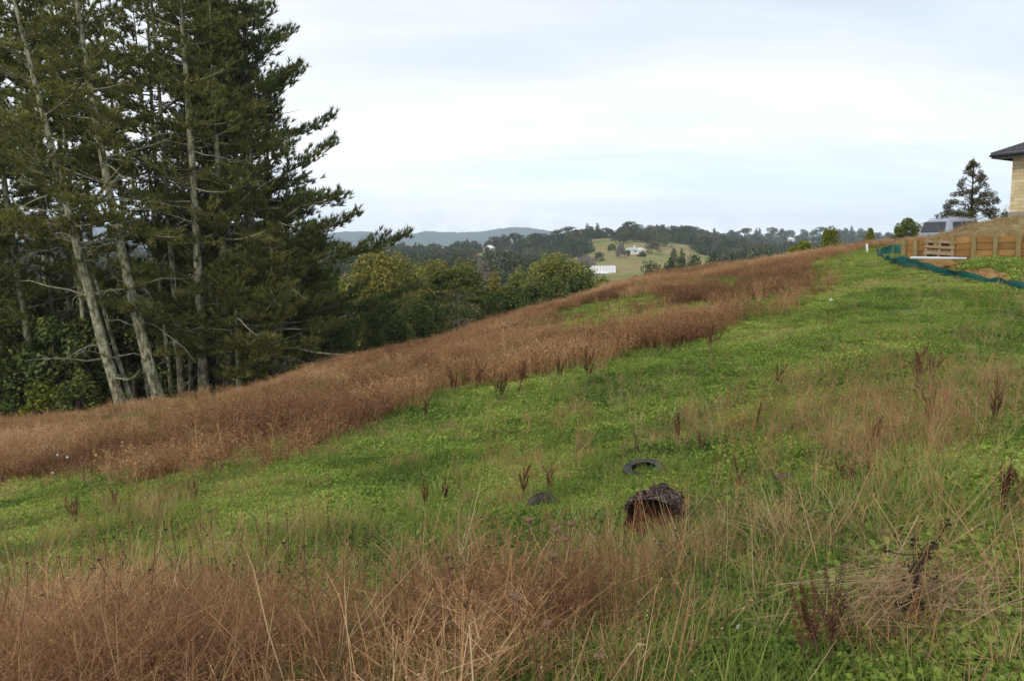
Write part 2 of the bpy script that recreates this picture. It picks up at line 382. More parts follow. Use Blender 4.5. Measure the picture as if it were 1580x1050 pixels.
PADDOCK = [(862, 352), (866, 455), (876, 520), (912, 560), (900, 610), (915, 700), (938, 690), (950, 640), (985, 655), (1000, 610), (1020, 660), (1062, 625), (1080, 560), (1120, 540), (1125, 450), (1095, 352)]
def in_paddock(x, y): return inpoly(790 + UF * x / y, y, PADDOCK)
LAWNS = [(640, 560, 18, 30), (757, 690, 26, 40), (690, 640, 14, 26), (600, 700, 14, 30), (725, 560, 14, 26)]      # far clearings: column, distance, half sizes
t = NT('countryside', .95, .05)
gr = t.node('ShaderNodeAttribute', attribute_name='grazed').outputs['Fac']
p = t.pos(); n1 = t.noise(p, .02, 6, .6); n2 = t.noise(p, .25, 4, .6); n3 = t.noise(t.pos((.006, .03, .03)), 1, 4, .6)
wood = t.ramp(n2, [(.3, (.018, .028, .012)), (.7, (.045, .06, .022))])
pasture = t.ramp(t.math('ADD', t.math('MULTIPLY', n1, .5), t.math('MULTIPLY', n3, .5)), [(.40, (.13, .15, .04)), (.49, (.20, .195, .065)), (.56, (.27, .21, .095)), (.64, (.18, .12, .06))])
t.color(t.mix(gr, wood, pasture)); t.bump(n2, .8, 1.0); M_COUNTRY = t.m
rad2 = np.geomspace(58, 9500, 230); ang2 = np.linspace(-R(62), R(62), 420)
x, y = polar(rad2, ang2); zz = gz(x, y)
country = sheet('valley_ground', x, y, zz, M_COUNTRY); tag(country, kind='structure')
gv = in_paddock(x + 6 * (fbm(x / 20, y / 20, 4) - .5), y).astype(float)
for px, D, hu, hd in LAWNS: gv = np.maximum(gv, ((np.abs(790 + UF * x / y - px) < hu) & (np.abs(y - D) < hd)).astype(float))
gv = np.maximum(gv, (x > 25) & (y < 75))
a = country.data.attributes.new('grazed', 'FLOAT', 'POINT'); a.data.foreach_set('value', gv.ravel().astype(np.float32))

# far blue range
t = NT('far_bush', .95, .05); n2 = t.noise(t.pos(), .006, 5, .6)
t.color(t.ramp(n2, [(.3, (.016, .026, .020)), (.7, (.045, .060, .040))])); M_FAR = t.m
cols = [(-250, 352), (-100, 358), (60, 352), (180, 350), (300, 362), (420, 366), (500, 361), (530, 358), (555, 357), (585, 360), (605, 362), (640, 361), (658, 357), (700, 359), (735, 358), (765, 354),
        (800, 350.5), (815, 351), (835, 355), (870, 361), (900, 362), (960, 364), (1050, 365), (1200, 366), (1345, 363), (1380, 362), (1450, 366), (1800, 364)]
uu = np.linspace(pu(-250), pu(1800), 620); dd = np.array([3900, 4150, 4400, 4650, 4850, 5000, 5200, 5600, 6200.])
crest = np.interp(790 + UF * uu, [c[0] for c in cols], [c[1] for c in cols])
vcrest = (395 - crest) / F
U, Dm = np.meshgrid(uu, dd); X = U * Dm
prof = np.interp(dd, [3900, 4400, 4850, 5000, 5200, 6200], [0, .45, .86, 1, .9, 0])[:, None]
top = EYE + vcrest[None, :] * 5000
base = gz(X, Dm) - 4
bumpf = (fbm(X / 160, Dm / 260, 71, 5) - .5) * 46 * np.sin(np.clip(prof, 0, 1) * math.pi) + (fbm(X / 26, Dm / 60, 77, 3) - .5) * 13 * prof
hills = sheet('far_hills', X, Dm, base + (top - base) * prof + bumpf, M_FAR); tag(hills, kind='structure')

# air
hz = bpy.data.materials.new('air'); hz.use_nodes = True; nt = hz.node_tree; nt.nodes.clear()
o_ = nt.nodes.new('ShaderNodeOutputMaterial'); pv = nt.nodes.new('ShaderNodeVolumePrincipled')
pv.inputs['Color'].default_value = (.77, .88, 1.0, 1); pv.inputs['Density'].default_value = 1.6e-4; pv.inputs['Anisotropy'].default_value = 0.0
nt.links.new(pv.outputs[0], o_.inputs['Volume'])
zmin = float(min(zz.min(), z.min(), (base).min())) - 3
haze = MB().box(-7600, 7600, -300, 6800, zmin, 330).build('haze', hz); tag(haze, kind='stuff')

# ------------------------------------------------------------------ growth scattered over the field
PROTO = {}
def scatter(name, protos, P, rot, scl, tint, mat):
    """one object: a cloud of points carrying copies of the small meshes"""
    col = bpy.data.collections.new(name + '_kinds')
    for me in protos:
        me.materials.clear(); me.materials.append(mat)
        o = bpy.data.objects.new(name + '_sprig', me); col.objects.link(o)
    me = bpy.data.meshes.new(name); n = len(P); me.vertices.add(n); me.vertices.foreach_set('co', np.asarray(P, np.float32).ravel())
    for nm, ty, val in (('rot', 'FLOAT_VECTOR', rot), ('scl', 'FLOAT_VECTOR', scl), ('tint', 'FLOAT', tint)):
        a = me.attributes.new(nm, ty, 'POINT'); a.data.foreach_set('vector' if 'VEC' in ty else 'value', np.asarray(val, np.float32).ravel())
    a = me.attributes.new('idx', 'INT', 'POINT'); a.data.foreach_set('value', rng.integers(0, len(protos), n).astype(np.int32))
    me.materials.append(mat)
    o = link_mesh(name, me); tag(o, kind='stuff')
    g = bpy.data.node_groups.new(name + '_nodes', 'GeometryNodeTree')
    g.interface.new_socket('Geometry', in_out='INPUT', socket_type='NodeSocketGeometry'); g.interface.new_socket('Geometry', in_out='OUTPUT', socket_type='NodeSocketGeometry')
    gi = g.nodes.new('NodeGroupInput'); go = g.nodes.new('NodeGroupOutput'); ip = g.nodes.new('GeometryNodeInstanceOnPoints')
    ci = g.nodes.new('GeometryNodeCollectionInfo'); ci.inputs['Collection'].default_value = col
    ci.inputs['Separate Children'].default_value = True; ci.inputs['Reset Children'].default_value = True
    def na(nm, ty):
        k = g.nodes.new('GeometryNodeInputNamedAttribute'); k.data_type = ty; k.inputs['Name'].default_value = nm; return k.outputs['Attribute']
    g.links.new(gi.outputs[0], ip.inputs['Points']); g.links.new(ci.outputs[0], ip.inputs['Instance'])
    ip.inputs['Pick Instance'].default_value = True
    g.links.new(na('idx', 'INT'), ip.inputs['Instance Index'])
    e2r = g.nodes.new('FunctionNodeEulerToRotation'); g.links.new(na('rot', 'FLOAT_VECTOR'), e2r.inputs[0]); g.links.new(e2r.outputs[0], ip.inputs['Rotation'])
    g.links.new(na('scl', 'FLOAT_VECTOR'), ip.inputs['Scale']); g.links.new(ip.outputs[0], go.inputs[0])
    md = o.modifiers.new('growth', 'NODES'); md.node_group = g
    return o
def ribbons(paths, widths, az):
    """paths (n,k,3), widths (n,k), az (n): flat stems as quads"""
    n, k, _ = paths.shape; s = np.stack([np.cos(az), np.sin(az), np.zeros(n)], 1)[:, None, :] * widths[:, :, None] * .5
    V = np.stack([paths - s, paths + s], 2).reshape(-1, 3)
    b = (np.arange(n) * k * 2)[:, None] + (np.arange(k - 1) * 2)[None, :]
    return V, np.stack([b, b + 1, b + 3, b + 2], -1).reshape(-1, 4)
def quads(P, d1, d2):
    """rhombic leaves at P with half axes d1, d2"""
    n = len(P); V = np.stack([P - d1, P + d2, P + d1, P - d2], 1).reshape(-1, 3)
    return V, np.arange(n * 4).reshape(-1, 4)
def cat_mesh(parts):
    V = []; Fc = []; n = 0
    for v, f in parts: V.append(v); Fc.append(f + n); n += len(v)
    return np.concatenate(V), np.concatenate(Fc)
def rdir(n, zlo=-1.0, zhi=1.0):
    z = rng.uniform(zlo, zhi, n); a = rng.uniform(0, 2 * math.pi, n); r = np.sqrt(1 - z * z)
    return np.stack([r * np.cos(a), r * np.sin(a), z], 1)
def perp(nrm):
    a = np.cross(nrm, rdir(len(nrm))); a /= np.linalg.norm(a, axis=1, keepdims=True) + 1e-9
    return a, np.cross(nrm, a)
def blades(n, rad, hlo, hhi, w, bend, k=4, taper=.15, rpow=.6):
    a = rng.uniform(0, 2 * math.pi, n); r = rad * rng.uniform(0, 1, n) ** rpow
    b = np.stack([np.cos(a) * r, np.sin(a) * r, np.zeros(n)], 1)
    h = rng.uniform(hlo, hhi, n); da = a + rng.normal(0, .9, n); be = np.abs(rng.normal(bend, bend * .6, n))
    s = np.linspace(0, 1, k); hor = be[:, None] * s ** 1.9 * h[:, None]; ver = h[:, None] * s * (1 - .32 * be[:, None] * s)
    pth = np.stack([b[:, None, 0] + np.cos(da)[:, None] * hor, b[:, None, 1] + np.sin(da)[:, None] * hor, ver - .02], -1)
    wd = w * rng.uniform(.7, 1.3, n)[:, None] * (1 - (1 - taper) * s[None, :] ** 1.4)
    return ribbons(pth, wd, da + math.pi / 2 + rng.normal(0, .6, n)), pth
def clover_patch(n, rad, leaf, h):
    a = rng.uniform(0, 2 * math.pi, n); r = rad * np.sqrt(rng.uniform(0, 1, n))
    P = np.stack([np.cos(a) * r, np.sin(a) * r, h * rng.uniform(.1, 1, n) * (1 - .5 * (r / rad) ** 2)], 1)
    nr = rdir(n, .35, 1); d1, d2 = perp(nr); s = leaf * rng.uniform(.6, 1.2, n)[:, None]
    V, Fc = quads(P, d1 * s, d2 * s * .8)
    return V, Fc
def weed(n, rad, w, seeds, s0=.007, s1=.017):
    (V, Fc), pth = blades(n, rad, .55, 1.0, w, .22, 4, .4)
    parts = [(V, Fc)]
    # side sprays in the upper half
    m = n * 3; i = rng.integers(0, n, m); f = rng.uniform(.45, .98, m) * 3; k0 = np.minimum(f.astype(int), 2); fr = (f - k0)[:, None]
    B = pth[i, k0] * (1 - fr) + pth[i, k0 + 1] * fr; d = rdir(m, .45, .95) * rng.uniform(.08, .26, m)[:, None]
    parts.append(ribbons(np.stack([B, B + d * .5, B + d], 1), np.tile([[w * .7, w * .55, w * .35]], (m, 1)), rng.uniform(0, 6.3, m)))
    j = rng.integers(0, m, seeds); P = B[j] + d[j] * rng.uniform(.15, 1.05, seeds)[:, None] + rng.normal(0, .012, (seeds, 3))
    d1, d2 = perp(rdir(seeds)); s = rng.uniform(s0, s1, seeds)[:, None]
    parts.append(quads(P, d1 * s * 1.3, d2 * s))
    return cat_mesh(parts)
def stalks(n, rad, hlo, hhi, w, tilt):
    """long straw stems, some of them snapped"""
    a = rng.uniform(0, 6.283, n); r = rad * rng.uniform(0, 1, n); b = np.stack([np.cos(a) * r, np.sin(a) * r, np.full(n, -.03)], 1)
    h = rng.uniform(hlo, hhi, n); da = rng.uniform(0, 6.283, n); ti = np.abs(rng.normal(0, tilt, n))
    d = np.stack([np.cos(da) * np.sin(ti), np.sin(da) * np.sin(ti), np.cos(ti)], 1)
    kink = rng.uniform(.45, .9, n)[:, None]; e = d + np.where(rng.uniform(0, 1, n)[:, None] < .4, rdir(n) * .9, rdir(n) * .12)
    p1 = b + d * h[:, None] * kink; p2 = p1 + e * h[:, None] * (1 - kink)
    return ribbons(np.stack([b, (b + p1) / 2 + rng.normal(0, .01, (n, 3)), p1, p2], 1), np.tile([[w, w, w * .85, w * .4]], (n, 1)) * rng.uniform(.6, 1.3, (n, 1)), rng.uniform(-.8, .8, n))

def sprig_mat(name, stops, wi=.35, wt=.65, trans=.3, extra=None):
    t = NT(name); f = t.math('ADD', t.math('MULTIPLY', t.island(), wi), t.math('MULTIPLY', t.inst('tint'), wt))
    c = t.ramp(f, stops)
    return t.leafy(c, trans).m
M_CLOVER = sprig_mat('clover_leaf', [(.06, (.072, .118, .030)), (.32, (.155, .232, .046)), (.56, (.275, .365, .066)), (.76, (.40, .43, .11)), (.96, (.44, .36, .17))], trans=.35)
M_BLADE = sprig_mat('grass_blade', [(.08, (.085, .125, .030)), (.4, (.18, .235, .05)), (.7, (.30, .34, .09)), (.95, (.46, .40, .20))], trans=.35)
M_WEED = sprig_mat('dry_weed', [(.05, (.105, .054, .034)), (.28, (.232, .122, .064)), (.52, (.390, .219, .104)), (.76, (.545, .338, .163)), (1, (.66, .49, .31))], .45, .6, .3)
M_STRAW = sprig_mat('straw', [(.05, (.18, .10, .05)), (.4, (.34, .205, .095)), (.75, (.49, .34, .175)), (1, (.63, .51, .33))], .5, .55, .25)

def spread(N, dlo, dhi, pw, ulo=-.72, uhi=.70):
    """points over the field, thinning with distance"""
    s = rng.uniform(0, 1, N); k = pw + 1
    D = (dlo ** k + s * (dhi ** k - dlo ** k)) ** (1 / k); u = rng.uniform(ulo, uhi, N)
    return u * D, D
def place(x, y, dz=0): return np.stack([x, y, gz(x, y) + dz], 1)
def upright(n, tilt=.12): return np.stack([rng.normal(0, tilt, n), rng.normal(0, tilt, n), rng.uniform(0, 6.283, n)], 1)
def sc3(s): return np.stack([s, s, s], 1)
def soil_mask(x, y): return inpoly(x, y, SOIL)
SOIL = [tuple(G(px, py, 18)[:2]) for px, py in ((1392, 404), (1420, 417), (1470, 426), (1520, 437), (1580, 449), (1700, 470))] + [(28, 34.5), (15.5, 34.5)]

# clover and low herbs
pr_n = [np_mesh('clover', *clover_patch(70, .13, .0125, .07), None) for _ in range(3)]
pr_f = [np_mesh('clover', *clover_patch(170, .30, .0185, .075), None) for _ in range(3)]
x, y = spread(26000, 1.9, 15, -.15); keep = rng.uniform(0, 1, len(x)) > .55 * np.clip(brown(x, y) + fore(x, y) * .8, 0, 1); x, y = x[keep], y[keep]
tt = np.clip(.40 + 1.6 * (fbm(x * .8, y * .8, 41, 4) - .5) + .8 * (fbm(x / 5, y / 5, 43, 2) - .5) + rng.normal(0, .05, len(x)), 0, 1)
n = len(x); scatter('clover_cover', pr_n, place(x, y, -.01), upright(n), sc3(rng.uniform(.7, 1.5, n) * (.45 + 1.1 * fbm(x * 1.1, y * 1.1, 61, 3))), tt, M_CLOVER)
x, y = spread(30000, 12, 57, .35); keep = (rng.uniform(0, 1, len(x)) > .8 * brown(x, y)) & ~soil_mask(x, y); x, y = x[keep], y[keep]
tt = np.clip(.44 + 1.6 * (fbm(x * .45, y * .45, 41, 4) - .5) + .9 * (fbm(x / 7, y / 7, 43, 2) - .5) + rng.normal(0, .05, len(x)), 0, 1)
n = len(x); scatter('herb_cover', pr_f, place(x, y, -.02), upright(n), sc3(rng.uniform(.7, 1.4, n) * (.6 + .8 * fbm(x * .5, y * .5, 63, 3))), tt, M_CLOVER)
# green grass
pr = [np_mesh('grass_tuft', *blades(26, .09, .10, .26, .0075, .5)[0], None) for _ in range(4)]
x, y = spread(15000, 1.8, 52, -.25)
dens = .30 + 1.0 * np.clip((fbm(x * .7, y * .7, 45, 3) - .45) * 4, 0, 1) + .1 * (y < 4)
for (px, py, r) in ((945, 478, 3.0), (1290, 415, 4.0), (870, 680, .8), (640, 990, .6), (950, 1000, .6), (560, 820, .8), (1000, 870, .8), (1500, 760, .8), (210, 645, 2), (1120, 1020, .6), (150, 740, 2), (520, 700, 1.2)):
    c = G(px, py); dens = dens + 1.0 * blob(x, y, c.x, c.y, r, r)
keep = (rng.uniform(0, 1, len(x)) < dens) & ~soil_mask(x, y) & (rng.uniform(0, 1, len(x)) > .6 * brown(x, y)); x, y = x[keep], y[keep]; n = len(x)
tt = np.clip(.42 + 1.3 * (fbm(x * .5, y * .5, 47, 3) - .5) + rng.normal(0, .12, n), 0, 1)
s = rng.uniform(.55, 1.15, n) * np.where(y < 4.2, .9, 1) * (1 + y / 90)
scatter('green_grass', pr, place(x, y, -.01), upright(n, .15), sc3(s), tt, M_BLADE)
# dry weeds of the long band
pr = [np_mesh('weed', *weed(15, .20, .0105, 130), None) for _ in range(6)]
x, y = spread(60000, 12, 62, .9); b = brown(x, y); keep = rng.uniform(0, 1, len(x)) < b * 1.0; x, y = x[keep], y[keep]; n = len(x)
tt = np.clip(.38 + 1.5 * (fbm(x / 5, y / 2.4, 23, 4) - .5) + 1.1 * (fbm(x / 9, y / 4.0, 24, 3) - .5) + .28 * (fbm(x * .9, y * .9, 29, 2) - .5) + np.clip((y - 33) / 40, 0, .2) + rng.normal(0, .10, n), 0, 1)
hh = (.42 + .55 * fbm(x / 3, y / 2, 27, 3) + .55 * fbm(x * 1.1, y * .8, 28, 3)) * (rng.uniform(.6, 1.1, n) + np.minimum(rng.exponential(.10, n), .5)) * np.interp(y, [12, 20, 28, 40, 60], [.72, .82, .74, .55, .5])
scatter('dry_weed_band', pr, place(x, y, -.02), upright(n, .10), np.stack([rng.uniform(.9, 1.4, n), rng.uniform(.9, 1.4, n), hh], 1), tt, M_WEED)
# dry patch in front
pr = [np_mesh('weed', *weed(17, .13, .0042, 110, .0018, .0042), None) for _ in range(6)]
x, y = spread(5200, 1.7, 6, .2, -.75, .25); keep = rng.uniform(0, 1, len(x)) < fore(x, y) * (.12 + 1.0 * np.clip((fbm(x * 1.3, y * 1.3, 85, 3) - .40) * 4, 0, 1)) * .60; x, y = x[keep], y[keep]; n = len(x)
tt = np.clip(.36 + 2.1 * (fbm(x * 1.3, y * 1.3, 83, 3) - .5) + rng.normal(0, .2, n), 0, 1)
hh = rng.uniform(.32, .62, n) * (.7 + .6 * fbm(x, y, 87, 2))
scatter('dry_weed_patch', pr, place(x, y, -.02), upright(n, .17), np.stack([rng.uniform(.8, 1.2, n), rng.uniform(.8, 1.2, n), hh], 1), tt, M_WEED)
pr = [np_mesh('stalk', *stalks(3, .10, .5, .9, .0050, .22), None) for _ in range(6)]
x, y = spread(2600, 2.2, 7.5, 0, -.75, .5); keep = rng.uniform(0, 1, len(x)) < fore(x, y) * .30 + .006 + .03 * np.clip(straw(x, y), 0, 1); x, y = x[keep], y[keep]; n = len(x)
scatter('dark_stems', pr, place(x, y), upright(n, .12), sc3(rng.uniform(.5, .95, n)), np.clip(rng.normal(.02, .12, n), 0, 1), M_WEED)
# straw tufts and long bleached stems
pr = [np_mesh('straw_tuft', *blades(34, .07, .20, .48, .0050, .75, 5)[0], None) for _ in range(4)]
x, y = spread(26000, 1.8, 34, .1); keep = rng.uniform(0, 1, len(x)) < np.clip(straw(x, y) * .55 + fore(x, y) * .30, 0, .8); x, y = x[keep], y[keep]; n = len(x)
tt = np.clip(.42 + 1.2 * (fbm(x, y, 91, 3) - .5) + rng.normal(0, .15, n), 0, 1); s = rng.uniform(.35, .85, n) * (1 + y / 60)
scatter('straw_grass', pr, place(x, y, -.01), upright(n, .3), sc3(s), tt, M_STRAW)
pr = [np_mesh('stalk', *stalks(5, .12, .35, .75, .0046, .42), None) for _ in range(8)]
x, y = spread(3000, 1.7, 7, -.1, -.75, .7)
keep = rng.uniform(0, 1, len(x)) < np.clip(fore(x, y) * .26 + .15 * straw(x, y) + .008, 0, 1); x, y = x[keep], y[keep]; n = len(x)
tt = np.clip(rng.normal(.55, .25, n), 0, 1)
scatter('fallen_stalks', pr, place(x, y), upright(n, .25), sc3(rng.uniform(.6, 1.1, n)), tt, M_STRAW)
# sparse brown seed stems across the green
pr = [np_mesh('weed', *weed(8, .14, .0052, 60, .0025, .007), None) for _ in range(5)]
x, y = spread(17000, 2.6, 30, .05)
d = .55 * np.clip(fbm(x * .5, y * .5, 95, 4) - .47, 0, 1) * 2 * .70 + inpoly(*edge_soft(x, y, 1.0, 13), PLOT) * .40 + np.clip(straw(x, y), 0, 1) * .10
for px, py, r in ((1540, 890, .35), (1555, 990, .3), (1395, 1000, .3), (1270, 850, .35), (1185, 880, .3), (1490, 810, .4), (1100, 850, .3), (1330, 900, .3), (1010, 940, .25), (930, 960, .3), (1180, 960, .25), (600, 740, .5), (870, 660, .8), (1060, 900, .25)):
    c = G(px, py); d = d + .16 * blob(x, y, c.x, c.y, r * .8, r)
keep = rng.uniform(0, 1, len(x)) < d * (1 - .95 * blob(x, y, LOGP.x, LOGP.y - .1, .6, .7)); x, y = x[keep], y[keep]; n = len(x)
tt = np.clip(.34 + rng.normal(0, .2, n), 0, 1)
scatter('seed_stems', pr, place(x, y, -.01), upright(n, .18), sc3(rng.uniform(.28, .7, n)), tt, M_WEED)

# ------------------------------------------------------------------ trees
t = NT('lichen_bark', .95, .05); v = t.coord('Object', (1, 1, .45)); n1 = t.noise(v, 7, 5, .65); n2 = t.noise(t.coord('Object'), 1.1, 4, .6)
bark = t.ramp(n1, [(.32, (.035, .027, .020)), (.62, (.13, .10, .072))]); lich = t.ramp(n1, [(.34, (.08, .074, .045)), (.48, (.215, .205, .13)), (.66, (.40, .38, .265))])
t.color(t.mix(t.ramp(t.math('ADD', t.math('MULTIPLY', n2, .7), t.math('MULTIPLY', n1, .3)), [(.38, (0, 0, 0)), (.52, (1, 1, 1))]), bark, lich)); t.bump(n1, .8, .04); M_BARK = t.m
M_BARK2 = flat_mat('dark_bark', (.085, .066, .05), .4, 9, .95, .05, .6, (1, 1, .4))
M_PALEBARK = flat_mat('pale_bark', (.34, .30, .25), .3, 5, .9, .05, .4, (1, 1, .5))
M_DEADWOOD = flat_mat('lichen_twigs', (.25, .24, .17), .35, 4, .95, .05)
M_NEEDLE = [leaf_mat('pine_needles', (.056, .068, .022), (.135, .152, .042), (.25, .25, .070), .33, .45, (.5, (.16, .085, .035), .735)),
            leaf_mat('pine_needles_olive', (.068, .074, .023), (.170, .176, .048), (.30, .28, .080), .33, .45, (.5, (.17, .09, .035), .72)),
            leaf_mat('pine_needles_deep', (.044, .060, .022), (.100, .124, .038), (.185, .20, .058), .3, .45, (.5, (.13, .075, .035), .76))]

def needle_tufts(P, D, ln, w, k):
    """k thin needles fanned round D at every P, each one triangle"""
    n = len(P); D = D / np.linalg.norm(D, axis=1, keepdims=True)
    Pp = np.repeat(P, k, 0); Dd = np.repeat(D, k, 0) + rdir(n * k) * rng.uniform(.35, 1.0, (n * k, 1)); Dd[:, 2] += .18
    Dd /= np.linalg.norm(Dd, axis=1, keepdims=True); s, _ = perp(Dd)
    off = np.repeat(D, k, 0) * rng.uniform(-.10, .08, (n * k, 1)); L = ln * rng.uniform(.65, 1.15, (n * k, 1))
    a = Pp + off - s * w * .5; b = Pp + off + s * w * .5; c = Pp + off + Dd * L
    V = np.stack([a, b, c], 1).reshape(-1, 3); return V, np.arange(n * k * 3).reshape(-1, 3)

def vn(q): return float(vnoise(q.x * 1.1 + q.z * .37, q.y * 1.1 - q.z * .61 + 40, 55))
def pine(name, base, H, r0, crown_from, Lmax, lean, mat, label, group=None, power=.8, bias=None, step=.75, dead=10, sparse=1.0, bend=.0, low_droop=.0, tl=.30):
    root = empty(name, base); tag(root, label, 'tree', group)
    rr = np.random.default_rng(int(abs(base[0] * 977 + base[1] * 131)) + 5)
    ph = rr.uniform(0, 6.28, 2)
    def trunk_at(z):
        s = z / H; return Vector((lean[0] * (s + bend * s * (1 - s)) + .12 * math.sin(ph[0] + 5 * s) * s, lean[1] * s + .12 * math.sin(ph[1] + 4 * s) * s, z))
    tr = MB(); zs = np.linspace(-.4, H, 34)
    tr.tube([trunk_at(z) for z in zs], [(.93 + .14 * ((k_ * 7919) % 13) / 13) * max(.025, r0 * (1 - max(z, 0) / H) ** .75 * (1 + .5 * math.exp(-max(z, 0) / .5))) for k_, z in enumerate(zs)], 10)
    tr.build('trunk', M_BARK, root, True)
    limbs = MB(); TP = []; TD = []; z = crown_from; k = rr.uniform(0, 6.28)
    while z < H - .3:
        tt = (z - crown_from) / (H - crown_from)
        nb = int(rr.integers(3, 6)); k += rr.uniform(.5, 1.4)
        for b in range(nb):
            if rr.uniform() > sparse: continue
            az = k + b * 2 * math.pi / nb + rr.normal(0, .25)
            L = (Lmax * (1 - tt) ** power + .35) * (rr.uniform(.45, 1.15) + (.35 if rr.uniform() < .08 else 0))
            bare = rr.uniform() < .09
            if bias is not None: L *= max(.25, 1 + bias[1] * math.cos(az - bias[0]))
            p0 = trunk_at(z + rr.normal(0, .12)); el = R(rr.normal(3 + 20 * tt ** 1.5 - low_droop * (1 - tt), 11)); up = rr.uniform(-.05, .30)
            pts = []
            for s in np.linspace(0, 1, 6):
                h = L * s; pts.append(p0 + Vector((math.cos(az) * h * math.cos(el), math.sin(az) * h * math.cos(el), h * math.sin(el) + up * L * .55 * s ** 2.6 - .04 * L * math.sin(s * 3.1))))
            rb = .016 + .011 * L
            limbs.tube(pts, [rb, rb * .85, rb * .7, rb * .5, rb * .33, .008], 4, False)
            # twigs in a flat fan over the outer part
            if bare: continue
            s0 = rr.uniform(.22, .55) if L > 2 else .15; m = max(3, int(L * (1 - s0) / .23))
            for s in np.linspace(s0, 1, m):
                f = s * 5; i = min(int(f), 4); q = pts[i].lerp(pts[i + 1], f - i); d = (pts[i + 1] - pts[i]).normalized()
                sd = Vector((-d.y, d.x, 0)); sd = sd.normalized() if sd.length > 1e-3 else Vector((1, 0, 0))
                for side in (-1, 1):
                    if rr.uniform() < .16 or vn(q) < .25: continue
                    tl_ = (.30 + .34 * L * (1 - s) ** .7 * (.5 + s)) * rr.uniform(.6, 1.2); tl_ = min(tl_, 1.7)
                    td = (d * .75 + sd * side * rr.uniform(.6, 1.0) + Vector((0, 0, rr.uniform(-.25, .6)))).normalized()
                    for a in np.arange(.12, tl_ + .12, .20):
                        TP.append(q + td * a + Vector(rr.normal(0, .03, 3))); TD.append(td + Vector((0, 0, .45)))
                    if tl_ > .5: limbs.tube([q, q + td * tl_], [.012, .005], 3, False)
            TP.append(pts[-1]); TD.append((pts[-1] - pts[-2]).normalized() + Vector((0, 0, .5)))
        z += step * rr.uniform(.7, 1.25) * (1.1 - .45 * tt)
    for i in range(8): TP.append(trunk_at(H - .12 * i)); TD.append(Vector((rr.normal(0, .3), rr.normal(0, .3), 1)))
    tag(limbs.build('limbs', M_BARK, root), kind='stuff')
    V, Fc = needle_tufts(np.array(TP) + rr.normal(0, .07, (len(TP), 3)), np.array(TD), tl, .055, 12)
    link_mesh('needles', np_mesh('needles', V, Fc, mat), root)
    # dead lower branches hung with lichen
    if dead:
        for b in range(dead):
            dm = MB()
            z = rr.uniform(.14 * crown_from + .5, crown_from + 4); az = rr.uniform(0, 6.28); L = rr.uniform(.8, 3.6); p = trunk_at(z); d = Vector((math.cos(az), math.sin(az), rr.uniform(-.35, .45)))
            pts = [p]; 
            for s in range(4): pts.append(pts[-1] + d * L / 4); d = (d + Vector(rr.normal(0, .2, 3)) + Vector((0, 0, -.06))).normalized()
            dm.tube(pts, [.045, .038, .03, .02, .007], 4, False)
            for s in range(int(rr.integers(2, 6))):
                i = int(rr.integers(1, 4)); q = pts[i].lerp(pts[i + 1], rr.uniform()); dd_ = (d + Vector(rr.normal(0, .8, 3))).normalized(); l = rr.uniform(.25, .8)
                dm.tube([q, q + dd_ * l * .5 + Vector((0, 0, .02)), q + dd_ * l + Vector((0, 0, -.05))], [.018, .012, .004], 3, False)
            dm.build('dead_branch', M_DEADWOOD, root)
    return root
def lean_px(px0, D, px1): return (px1 - px0) / UF * D
PG = 'pines standing along the left edge of the field'
def P_(px, D, H, **kw):
    b = ground(px, D); kw.setdefault('group', PG); return pine('pine_tree', b, H, kw.pop('r0', .27), kw.pop('cf', 7), kw.pop('L', 3.6), kw.pop('lean', (0, 0)), M_NEEDLE[kw.pop('m', 0)], kw.pop('label'), **kw)
# the ones in front, whose trunks show from the grass up
P_(238, 36.5, 24, r0=.27, cf=8.6, L=3.6, lean=(lean_px(238, 36.5, 110), .6), m=1, sparse=.74, dead=16, bend=.5, label='tall pine with stout lichen-grey trunk bending left, dark bare base at the grass')
P_(178, 35.5, 22, r0=.25, cf=7.6, L=3.4, lean=(lean_px(178, 35.5, 20), .4), m=1, sparse=.74, dead=16, bend=.25, label='pine leaning steeply left over the shrubs, pale dead boughs near its foot')
P_(306, 38.5, 25, r0=.25, cf=8.5, L=3.4, lean=(lean_px(306, 38.5, 290), .5), m=0, sparse=.70, dead=12, label='straight pale-barked pine half hidden by green boughs, right of the stout leaning pine')
P_(272, 39.5, 24, r0=.18, cf=10, L=3.0, lean=(lean_px(272, 39.5, 245), 0), m=1, sparse=.78, dead=10, label='slim lichen-covered pine forked into two stems beside the straight pale-barked pine')
P_(46, 38.5, 23, r0=.19, cf=7.5, L=3.4, lean=(lean_px(46, 38.5, -20), 0), m=1, sparse=.70, dead=12, label='reddish-trunked slim pine rising behind shrubs near the picture edge')
P_(196, 36.2, 8.5, r0=.12, cf=5.5, L=1.6, lean=(lean_px(196, 36, 118), 0), m=1, sparse=.8, dead=5, label='thin bare sapling pine leaning left across the foot of the leaning pine')
P_(222, 37, 6.8, r0=.13, cf=4.6, L=1.7, lean=(lean_px(222, 37, 200), 0), m=1, sparse=.8, dead=5, label='short stubby pine between the two leaning trunks with browned needles')
P_(128, 39, 23, r0=.15, cf=9.5, L=3.0, lean=(lean_px(128, 39, 96), .2), m=1, sparse=.75, dead=8, label='slender grey-stemmed pine standing between the leaning pine and the reddish one')
P_(256, 41, 22, r0=.13, cf=9, L=2.8, lean=(lean_px(256, 41, 215), .2), m=0, sparse=.75, dead=8, label='very thin pale pine stem right beside the stout leaning pine')
P_(330, 41, 22, r0=.15, cf=7.5, L=3.0, lean=(lean_px(330, 41, 345), .2), m=1, sparse=.8, dead=8, label='slender pale pine leaning right, behind the straight pale-barked pine')
